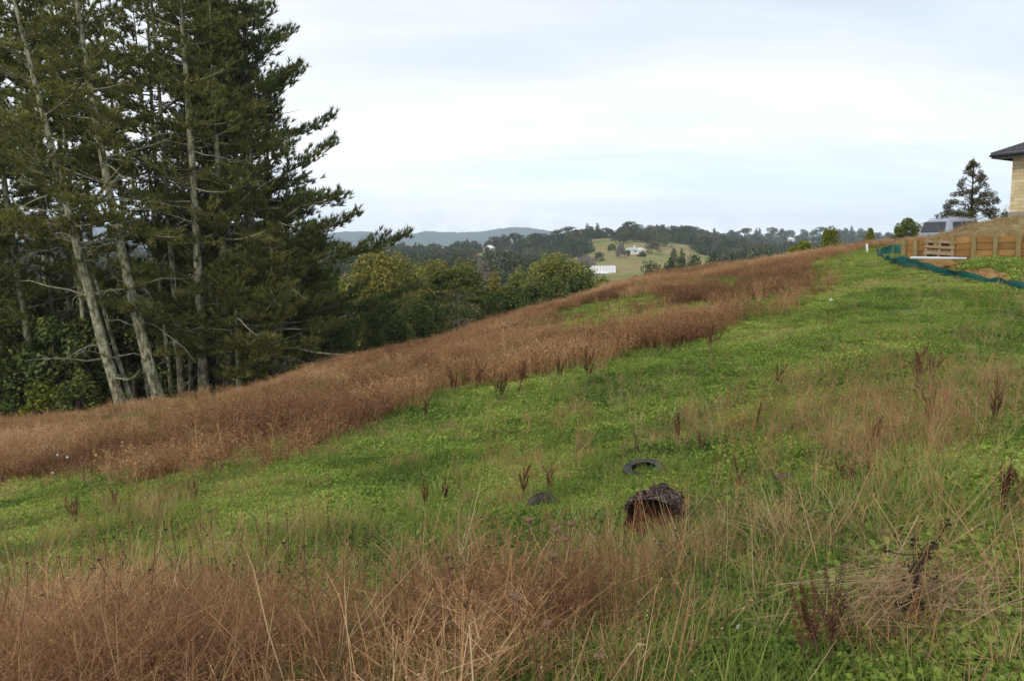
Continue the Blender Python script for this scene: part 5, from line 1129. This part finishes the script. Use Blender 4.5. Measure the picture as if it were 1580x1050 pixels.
MB().box(-6, 8, 0, 5, -2, 1.9).build('wall', M_FOUND, sh); g = MB(); g.add([(-6.4, -.4, 1.9), (8.4, -.4, 1.9), (8.4, 5.4, 2.9), (-6.4, 5.4, 2.9), (-6.4, -.4, 1.82), (8.4, -.4, 1.82), (8.4, 5.4, 2.82), (-6.4, 5.4, 2.82)], [(0, 1, 2, 3), (7, 6, 5, 4), (0, 4, 5, 1), (1, 5, 6, 2), (2, 6, 7, 3), (3, 7, 4, 0)]); g.build('roof', M_PALE, sh)
sb = ground(862, 400); sh = empty('white_shed', sb, .1); tag(sh, 'pale shed glimpsed through the gap under the domed tree', 'shed'); zt_ = EYE + ray(862, 411).z * 400 - sb.z
MB().box(-7, 7, 0, 6, -2, zt_ - 1.2).build('wall', M_PALE, sh); g = MB(); g.add([(-7.4, -.4, zt_ - 1.2), (7.4, -.4, zt_ - 1.2), (7.4, 3, zt_), (-7.4, 3, zt_), (-7.4, 6.4, zt_ - 1.2), (7.4, 6.4, zt_ - 1.2)], [(0, 1, 2, 3), (3, 2, 5, 4), (1, 5, 2), (0, 3, 4), (0, 4, 5, 1)]); g.build('roof', M_GH, sh)

# ------------------------------------------------------------------ things lying in the field
t = NT('old_bark', .95, .05); n1 = t.noise(t.coord('Object'), 16, 6, .7); n2 = t.noise(t.coord('Object'), 38, 3, .6); n3 = t.noise(t.coord('Object'), 6, 4, .6)
c = t.ramp(n1, [(.35, (.018, .012, .010)), (.6, (.075, .05, .04))]); fl = t.ramp(t.math('MULTIPLY', n2, t.math('ADD', n3, .45)), [(.53, (0, 0, 0)), (.60, (1, 1, 1))])
t.color(t.mix(fl, c, (.22, .195, .165))); t.bump(n1, 1.0, .04); M_LOGBARK = t.m
t = NT('rotten_wood', .95, .05); n1 = t.noise(t.coord('Object', (14, 1.5, 2.2)), 2.4, 6, .65); n2 = t.noise(t.coord('Object'), 5, 3, .5)
sx = t.node('ShaderNodeSeparateXYZ'); t.l.new(t.coord('Object'), sx.inputs[0]); dx_ = t.math('MULTIPLY', sx.outputs[0], 5.5); dz_ = t.math('MULTIPLY', t.math('SUBTRACT', sx.outputs[2], .13), 6.0)
hd_ = t.math('ADD', t.math('ADD', t.math('MULTIPLY', dx_, dx_), t.math('MULTIPLY', dz_, dz_)), t.math('MULTIPLY', n2, .9))
t.color(t.mix(t.ramp(hd_, [(.55, (1, 1, 1)), (1.15, (0, 0, 0))]), t.ramp(n1, [(.3, (.022, .011, .008)), (.7, (.10, .045, .025))]), t.ramp(n1, [(.3, (.060, .022, .011)), (.7, (.19, .075, .034))]))); t.bump(n1, .9, .04); M_ROT = t.m
lb = G(1005, 836, 4, 12); LOGW = 83 / F * lb.y; LR_ = LOGW * .5
log = empty('cut_log', lb + Vector((0, .05, -.01)), R(-24)); tag(log, 'short dark log section with hollow reddish cut end and flaking bark', 'log')
q = np.random.default_rng(12); na_, nl = 56, 16; V = []
def log_r(a_, y_): return LR_ * (1 + .10 * math.sin(2 * a_ + .6) + .05 * math.sin(5 * a_ + 2) + .16 * (float(fbm(a_ * 1.9 + 9, y_ * 6 + 4, 3, 4)) - .5) + .10 * max(0, math.sin(a_ - .4)) ** 6)
for j in range(nl):
    y_ = LOGW * 1.0 * (j / (nl - 1))
    for k in range(na_):
        a_ = 2 * math.pi * k / na_; a_s = a_ if k < na_ else 0; r = log_r(min(a_, 2 * math.pi - .0), y_) if k else log_r(0, y_)
        blend = max(0, 1 - abs(a_ - 2 * math.pi) / .5) if a_ > 5.7 else 0; r = r * (1 - blend) + log_r(0, y_) * blend
        r *= 1 - .16 * (j / (nl - 1)) ** 3; V.append((math.cos(a_) * r, y_ + (-.03 * max(0, math.sin(a_)) + .03 * math.sin(3 * a_)) * (1 - j / (nl - 1)), LR_ * .80 + math.sin(a_) * r * .95))
Fq = [(j * na_ + k, j * na_ + (k + 1) % na_, (j + 1) * na_ + (k + 1) % na_, (j + 1) * na_ + k) for j in range(nl - 1) for k in range(na_)]
lg_ = MB(); lg_.add(V, Fq); lg_.add(V[(nl - 1) * na_:] + [(0, LOGW, LR_ * .8)], [(k, (k + 1) % na_, na_) for k in range(na_)]); lg_.build('bark', M_LOGBARK, log, True)
ce = MB(); rings = []
for f_, dep in ((.985, -.012), (.93, .004), (.80, .022), (.6, .034), (.35, .044), (.1, .05)):
    rings.append([(V[k][0] * f_, V[k][1] * f_ + dep + .05 * (float(fbm(k * .55, f_ * 3, 6, 3)) - .5) * (1 if f_ < .95 else .3), LR_ * .72 + (V[k][2] - LR_ * .72) * f_) for k in range(na_)])
ce.add([p_ for r in rings for p_ in r] + [(0, .052, LR_ * .72)], [(j * na_ + (k + 1) % na_, j * na_ + k, (j + 1) * na_ + k, (j + 1) * na_ + (k + 1) % na_) for j in range(5) for k in range(na_)] + [(5 * na_ + (k + 1) % na_, 5 * na_ + k, 6 * na_) for k in range(na_)]); ce.build('cut_face', M_ROT, log, True)
for i in range(16):                                             # plates of bark standing proud
    a_ = R(q.uniform(5, 165)); y_ = q.uniform(.0, .85) * LOGW; r = log_r(a_, y_) * (1 - .16 * (y_ / LOGW) ** 3) + .004; M4 = Matrix.Translation((math.cos(a_) * r, y_, LR_ * .8 + math.sin(a_) * r * .95)) @ Matrix.Rotation(a_ - math.pi / 2, 4, 'Y').inverted() @ Matrix.Rotation(q.normal(0, .25), 4, 'X')
    w_ = q.uniform(.022, .055); l_ = q.uniform(.03, .085); m = MB(); ang_ = np.sort(q.uniform(0, 6.28, 7)); ol = [(math.cos(b_) * w_ * q.uniform(.7, 1.1), math.sin(b_) * l_ * q.uniform(.7, 1.1)) for b_ in ang_]
    m.add([M4 @ Vector((a2, b2, .016)) for a2, b2 in ol] + [M4 @ Vector((a2 * 1.1, b2 * 1.1, -.012)) for a2, b2 in ol], [tuple(range(7))] + [(k, 7 + k, 7 + (k + 1) % 7, (k + 1) % 7)[::-1] for k in range(7)]); m.build('bark_plate', M_LOGBARK, log)
sp = MB(); sp.tube([(-.05, .03, LR_ * 1.72), (-.055, .02, LR_ * 1.9), (-.05, .0, LR_ * 2.0)], [.02, .014, .004], 5); sp.build('bark_spur', M_LOGBARK, log)
# half-buried tyres
t = NT('old_tyre', .9, .15); n1 = t.noise(t.coord('Object'), 9, 4, .6); t.b.inputs['Specular IOR Level'].default_value = .03; t.color(t.ramp(n1, [(.35, (.024, .021, .020)), (.65, (.080, .074, .070))])); M_TYRE = t.m
def tyre(pos, rot, R0, label):
    root = empty('tyre', pos); root.rotation_euler = rot; tag(root, label, 'tyre'); W = R0 * .30
    prf = [(.60, -.42), (.66, -.52), (.82, -.56), (.95, -.48), (1.0, -.36), (1.0, .36), (.95, .48), (.82, .56), (.66, .52), (.60, .42)]; m = MB(); n = 48; k_ = len(prf)
    m.add([(R0 * r * math.cos(2 * math.pi * i / n), R0 * r * math.sin(2 * math.pi * i / n), W * z_) for i in range(n) for r, z_ in prf], [(i * k_ + j, ((i + 1) % n) * k_ + j, ((i + 1) % n) * k_ + j + 1, i * k_ + j + 1) for i in range(n) for j in range(k_ - 1)])
    m.build('casing', M_TYRE, root, True); tm = MB()
    for i in range(52):
        a_ = i * 2 * math.pi / 52
        for z0_, z1_ in ((-.34, -.12), (-.09, .09), (.12, .34)): tm.box(R0 * .995, R0 * 1.022, -R0 * .042, R0 * .042, W * z0_, W * z1_, Matrix.Rotation(a_ + .03 * (z0_ > 0), 4, 'Z'))
    o = tm.build('tread', M_TYRE, root); o['kind'] = 'stuff'
    return root
p_ = G(993, 731, 5, 20); R0 = 31 / F * p_.y; tyre(p_ + Vector((0, 0, .055)), (R(7), R(-9), .3), R0, 'half-buried grey tyre ring, clover growing in its middle, behind the log')
p_ = G(842, 792, 4, 14); tyre(p_ + Vector((-.01, .02, -.01)), (R(60), R(28), .2), 33 / F * p_.y, 'black tyre sticking up aslant among the dead stems left of the log')
p_ = G(1228, 750, 5, 20); tyre(p_ + Vector((0, .0, .0)), (R(12), R(-7), .9), 36 / F * p_.y, 'tyre almost swallowed by clover right of the log, two grey bits showing')
# white scraps
def scrap(px, py, wpx, label, mat):
    p_ = G(px, py, 3, 40); r = wpx / F * p_.y * .5; m = MB(); q_ = np.random.default_rng(int(px)); vs = [(r * math.cos(a_) * q_.uniform(.6, 1.1), r * math.sin(a_) * q_.uniform(.6, 1.1), r * q_.uniform(-.1, .5)) for a_ in np.linspace(0, 5.6, 8)]
    m.add([(0, 0, r * .6)] + vs + [(x_, y_, -.03) for x_, y_, z_ in vs], [(0, i + 1, (i + 1) % 8 + 1) for i in range(8)] + [(i + 1, i + 9, (i + 1) % 8 + 9, (i + 1) % 8 + 1) for i in range(8)]); o = m.build('scrap', mat); o.location = p_ + Vector((0, 0, .07)); tag(o, label, 'litter'); return o
scrap(1283, 466, 8, 'crumpled white scrap lying on clover near the tip of the brown band', M_WHITE); scrap(1465, 514, 6, 'small white scrap on the green slope below the silt fence', M_WHITE)
for px, py, lab in ((91, 718, 'white scrap caught in the brown weeds, highest of three'), (106, 722, 'small white scrap in the brown weeds, right of the highest one'), (83, 735, 'white scrap lowest of the three in the brown weeds')):
    p_ = G(px, py + 16, 6, 40); o = scrap(px, py, 3, lab, M_PALE); o.location = p_ + Vector((0, 0, .55 if py < 730 else .35))

# ------------------------------------------------------------------ single dead plants
t = NT('dock_seed', .95, .05); f = t.math('ADD', t.math('MULTIPLY', t.island(), .5), t.math('MULTIPLY', t.objrand(), .4)); t.leafy(t.ramp(f, [(.1, (.055, .024, .016)), (.5, (.125, .052, .032)), (.9, (.22, .105, .06))]), .15); M_DOCK = t.m
M_DOCKSTEM = flat_mat('dock_stem', (.10, .055, .038), .4, 9, .9, .05)
def dock_meshes(q, stems, spread__, dens, br):
    """a dead dock one metre tall"""
    st = MB(); P = []
    def run(p0, d, L, r, seedfrom):
        pts = [p0]; 
        for s in range(5): d = (d + Vector(q.normal(0, .05, 3)) + Vector((0, 0, .04))).normalized(); pts.append(pts[-1] + d * L / 5)
        st.tube(pts, [r, r * .9, r * .75, r * .6, r * .45, r * .2], 4, False)
        for s in np.arange(seedfrom, 1.02, .012):
            f_ = min(s * 5, 4.99); i = int(f_); b_ = pts[i].lerp(pts[i + 1], f_ - i)
            for e in range(int(dens * 1.6 * (1.25 - s * .5))): P.append(b_ + Vector(q.normal(0, .013 * (1.2 - .5 * s), 3)))
        return pts
    for s in range(stems):
        a_ = q.uniform(0, 6.28); ti = abs(q.normal(0, spread__)); pts = run(Vector((q.normal(0, .02), q.normal(0, .02), -.04)), Vector((math.cos(a_) * ti, math.sin(a_) * ti, 1)).normalized(), q.uniform(.75, 1.0), .0085, .45)
        for b in range(br):
            f_ = q.uniform(1.6, 4); i = int(f_); p0 = pts[i].lerp(pts[i + 1], f_ - i); a_ = q.uniform(0, 6.28); run(p0, Vector((math.cos(a_) * .45, math.sin(a_) * .45, 1)).normalized(), q.uniform(.18, .42), .005, .2)
    P = np.array(P); n = len(P); d1, d2 = perp(rdir(n)); s = q.uniform(.0034, .0075, (n, 1)); sv = np_mesh('seed_head', *quads(P, d1 * s * 1.2, d2 * s), M_DOCK)
    me = bpy.data.meshes.new('stem'); me.from_pydata(st.v, [], st.f); me.materials.append(M_DOCKSTEM); return me, sv
q = np.random.default_rng(5)
DK = [dock_meshes(q, 1, .05, 5, 3), dock_meshes(q, 2, .12, 3, 3), dock_meshes(q, 4, .25, 2.4, 3), dock_meshes(q, 7, .30, 2.2, 2), dock_meshes(q, 3, .16, 1.6, 5)]
DOCKS = [(806, 780, 85, 0, 'dense red-brown dock spike standing just left of the black tyre'), (848, 768, 62, 4, 'forked dark dead dock behind the black tyre'), (983, 716, 52, 1, 'thin dead dock growing out of the left rim of the ring tyre'), (1046, 692, 72, 0, 'upright brown dock spike right of and above the ring tyre'),
 (1082, 702, 44, 4, 'small twiggy dead dock right of the upright brown spike'), (1148, 776, 78, 1, 'two-stemmed dark dock standing between the log and the swallowed tyre'), (1312, 760, 70, 2, 'dark dock sprig just right of the swallowed tyre'), (1340, 745, 62, 0, 'reddish dock spike second to the right of the swallowed tyre'),
 (1548, 797, 118, 3, 'many-stemmed dark red dock clump at the right edge of the field'), (1272, 1046, 190, 4, 'tall reddish dead dock at the bottom, right of the white flower'), (1248, 1056, 170, 1, 'thin dark dock beside the tall reddish one at the bottom'), (116, 812, 56, 3, 'small reddish dock tuft alone on the green strip'),
 (690, 782, 46, 2, 'leaning dark dock in the green left of the black tyre'), (658, 790, 60, 4, 'sparse twiggy dock left of the leaning dark one'), (907, 596, 66, 1, 'dark dock standing at the front edge of the brown band, midfield'), (1098, 548, 50, 2, 'dark dock at the lower right corner of the brown band'),
 (768, 622, 58, 2, 'slanting dark dock out in front of the brown band'), (735, 606, 54, 1, 'dark-legged dock at the band front, left of the slanting one'), (700, 612, 52, 4, 'dark dock at the notch in the brown band'), (655, 655, 50, 1, 'dark dock at the end of the lower brown tongue'),
 (862, 592, 48, 4, 'small dark dock at the band front, left of the midfield one'), (1420, 612, 92, 2, 'tallest seed-headed dock on the sparse brown plot'), (1530, 662, 84, 4, 'seed-headed dock at the right end of the sparse brown plot'), (1440, 668, 80, 1, 'slim dock in the middle of the sparse brown plot'),
 (1165, 668, 58, 0, 'slanting brown spike at the left end of the sparse brown plot'), (1200, 606, 52, 1, 'slim dock above the left end of the sparse brown plot'), (1340, 690, 60, 2, 'short dock at the lower middle of the sparse brown plot'), (300, 775, 40, 3, 'low dark dock under the middle of the lower brown band'), (175, 785, 46, 4, 'pale twiggy dock on the green strip right of the reddish tuft'), (800, 605, 58, 2, 'bushy dark dock just left of the green bay in the band front')]
for px, py, hp_, k, lab in DOCKS:
    b_ = G(px, min(py, 1046), 2, 50)
    s = hp_ / F * b_.y; root = empty('dead_dock', b_, q.uniform(0, 6.28)); root.rotation_euler = (q.normal(0, .10), q.normal(0, .10), q.uniform(0, 6.28)); root.scale = (s * 1.05, s * 1.05, s); tag(root, lab, 'plant')
    link_mesh('stem', DK[k][0], root); link_mesh('seed_head', DK[k][1], root)
# slanting dark dead thistle at the lower right
b_ = G(1383, 990, 2, 12); tp = at(1440, 838, b_.y + .1) - b_; th = empty('dead_thistle', b_); tag(th, 'slanting blackened thistle stalk over a heap of straw, lower right', 'plant')
m = MB(); pts = [Vector((0, 0, -.05)), tp * .25 + Vector((.02, 0, 0)), tp * .5 + Vector((0, 0, .0)), tp * .72 + Vector((-.025, 0, 0)), tp]; m.tube(pts, [.011, .010, .009, .007, .003], 6)
P = []
for i in range(26):
    f_ = q.uniform(.5, 3.9); k = int(f_); s = pts[k].lerp(pts[k + 1], f_ - k); e = s + Vector(q.normal(0, .055, 3)) + Vector((0, 0, .05)); m.tube([s, s.lerp(e, .5) + Vector((0, 0, -.01)), e], [.004, .003, .0015], 4, False); P += [e + Vector(q.normal(0, .008, 3)) for _ in range(10)]
for i in range(90): f_ = q.uniform(.9, 3.9); k = int(f_); P.append(pts[k].lerp(pts[k + 1], f_ - k) + Vector(q.normal(0, .010, 3)))
M_BLACKSTEM = flat_mat('blackened_stem', (.035, .024, .020), .4, 20, .9, .05); m.build('stem', M_BLACKSTEM, th); P = np.array(P); n = len(P); d1, d2 = perp(rdir(n)); s = q.uniform(.004, .009, (n, 1)); link_mesh('seed_head', np_mesh('seed_head', *quads(P, d1 * s * 1.3, d2 * s), M_BLACKSTEM), th)
# wild carrot with closed brown heads
M_UMBEL = flat_mat('umbel', (.20, .125, .075), .4, 30, .95, .05); M_UMBELD = flat_mat('dark_umbel', (.055, .038, .03), .4, 30, .95, .05)
def carrot_mesh(q, dark, hr=.026):
    st = MB(); hd = MB(); heads = [(Vector((0, 0, 1)), 1.0)]
    top = Vector((q.normal(0, .08), q.normal(0, .08), 1)); st.tube([(0, 0, -.05), (q.normal(0, .02), q.normal(0, .02), .4), top * .75, top], [.0030, .0026, .0022, .0018], 5, False); hl = [(top, 1)]
    for b in range(int(q.integers(0, 3))):
        p0 = top * q.uniform(.4, .65); e = p0 + Vector((q.normal(0, .13), q.normal(0, .13), q.uniform(.2, .36))); st.tube([p0, p0.lerp(e, .5) + Vector((0, 0, -.02)), e], [.0018, .0016, .0014], 4, False); hl.append((e, q.uniform(.6, .9)))
    for c_, s in hl:
        r = hr * s
        for k in range(16):
            a_ = k * .3927 + q.normal(0, .1); o_ = q.uniform(.65, 1.05); d = Vector((math.cos(a_), math.sin(a_), 0)); flare = .55 if dark else .75
            hd.tube([c_, c_ + d * r * o_ + Vector((0, 0, r * .8)), c_ + d * r * flare * o_ + Vector((0, 0, r * (1.2 if dark else 1.7)))], [.05 * hr, .07 * hr, .16 * hr * s], 4)
            hd.tube([c_ + d * r * .5 + Vector((0, 0, r * .5)), c_ + d * r * .4 * o_ + Vector((0, 0, r * 1.5))], [.06 * hr, .19 * hr * s], 4)
    a_ = bpy.data.meshes.new('stem'); a_.from_pydata(st.v, [], st.f); a_.materials.append(M_DOCKSTEM); b_ = bpy.data.meshes.new('flower_head'); b_.from_pydata(hd.v, [], hd.f); b_.materials.append(M_UMBELD if dark else M_UMBEL); return a_, b_
CR = [carrot_mesh(q, k > 2, .024 if k < 3 else .0125 if k < 6 else .0095) for k in range(9)]
CARROTS = [(848, 832, 3.0, 1, 'tan wild carrot head, biggest and highest of the cluster left of the log'), (836, 846, 2.9, 2, 'tan wild carrot head below the biggest one'), (820, 812, 3.4, 0, 'tan wild carrot head left above the biggest one'), (868, 815, 3.5, 0, 'tan wild carrot head right above the biggest one'), (728, 868, 3.1, 2, 'round brown wild carrot head alone over the orange straw'),
 (482, 870, 3.2, 3, 'dark wild carrot head over the middle of the dry patch'), (646, 906, 2.9, 3, 'dark wild carrot head low in the middle of the dry patch'), (833, 935, 2.6, 1, 'brown wild carrot head low, right of the dry patch'), (788, 930, 2.7, 0, 'pale brown wild carrot head beside the low one'), (880, 1003, 2.7, 2, 'wild carrot head lowest of all, right of the long straws'),
 (1056, 868, 3.6, 4, 'flat dark wild carrot head standing over the green before the log'), (1045, 880, 3.5, 3, 'small dark wild carrot head just left below the flat one'), (1283, 870, 3.4, 5, 'dark wild carrot head between the reddish dock and the thistle'), (998, 842, 3.9, 3, 'tiny dark wild carrot head before the log'), (1068, 820, 4.3, 5, 'dark thistle-like carrot head just right of the log foot'),
 (238, 845, 3.6, 4, 'flat dark carrot head, left part of the dry patch, right of two'), (186, 838, 3.9, 4, 'flat dark carrot head, left part of the dry patch, left of two'), (553, 776, 5.2, 3, 'dark carrot head alone over the green left of the black tyre'), (515, 832, 3.8, 4, 'flat dark carrot head at the upper edge of the dry patch'), (1340, 945, 2.9, 5, 'dark carrot head at the left side of the straw heap'), (1330, 930, 3.0, 3, 'dark carrot head just above the straw heap')]
for px, py, D, k, lab in CARROTS:
    hpos = at(px, py, D); zb_ = float(gz(hpos.x, D)); s = max(.25, hpos.z - zb_); root = empty('wild_carrot', (hpos.x, D, zb_), q.uniform(0, 6.28)); hs = np.clip(.85 + .05 * D, .8, 1.3); root.scale = (hs, hs, s); tag(root, lab, 'plant')
    link_mesh('stem', CR[k][0], root); o = link_mesh('flower_head', CR[k][1], root)
for i in range(60):
    D = rng.uniform(3.4, 5.6); px = rng.uniform(-40, 640); x_ = pu(px) * D; z_ = float(gz(x_, D)); root = empty('wild_carrot', (x_, D, z_), q.uniform(0, 6.28)); s = rng.uniform(.38, .66); root.scale = (.8, .8, s); tag(root, 'thin dead wild carrot stalk with small dark head in the dry patch', 'plant', 'wild carrots in the dry patch')
    k = int(rng.integers(6, 9)); link_mesh('stem', CR[k][0], root); link_mesh('flower_head', CR[k][1], root)
# heap of fallen straw under the thistle
hb = G(1420, 965, 2, 12); N = 260; a_ = rng.uniform(0, 6.28, N) * .45 - 1.6; l_ = rng.uniform(.25, .75, N); st_ = np.stack([rng.normal(0, .20, N), rng.normal(0, .16, N), rng.uniform(.02, .22, N)], 1); d = np.stack([np.cos(a_), np.sin(a_) * .8, rng.normal(-.1, .4, N)], 1)
pth = np.stack([st_ - d * l_[:, None] * .5, st_ + [0, 0, .04], st_ + d * l_[:, None] * .5], 1); pth[:, :, 2] = np.maximum(pth[:, :, 2], .01)
heap = link_mesh('straw_heap', np_mesh('straw_heap', *ribbons(pth, np.full((N, 3), .0038), rng.uniform(1.2, 2.2, N)), flat_mat('bleached_straw', (.33, .215, .13), .5, 9)), None); heap.location = hb; tag(heap, kind='stuff')
# a pale flower head near the bottom
fb = G(1138, 992, 2, 8); fl = empty('white_flower', fb); tag(fl, 'single white clover flower near the bottom edge', 'flower'); m = MB(); m.tube([(0, 0, -.02), (.005, 0, .07)], .002, 5, False); m.build('stem', M_L['lime'], fl)
P = rdir(60, -.4, 1) * .011 + np.array([.005, 0, .075]); d1, d2 = perp(rdir(60)); link_mesh('blossom', np_mesh('blossom', *quads(P, d1 * .005, d2 * .0025), M_PALE), fl)
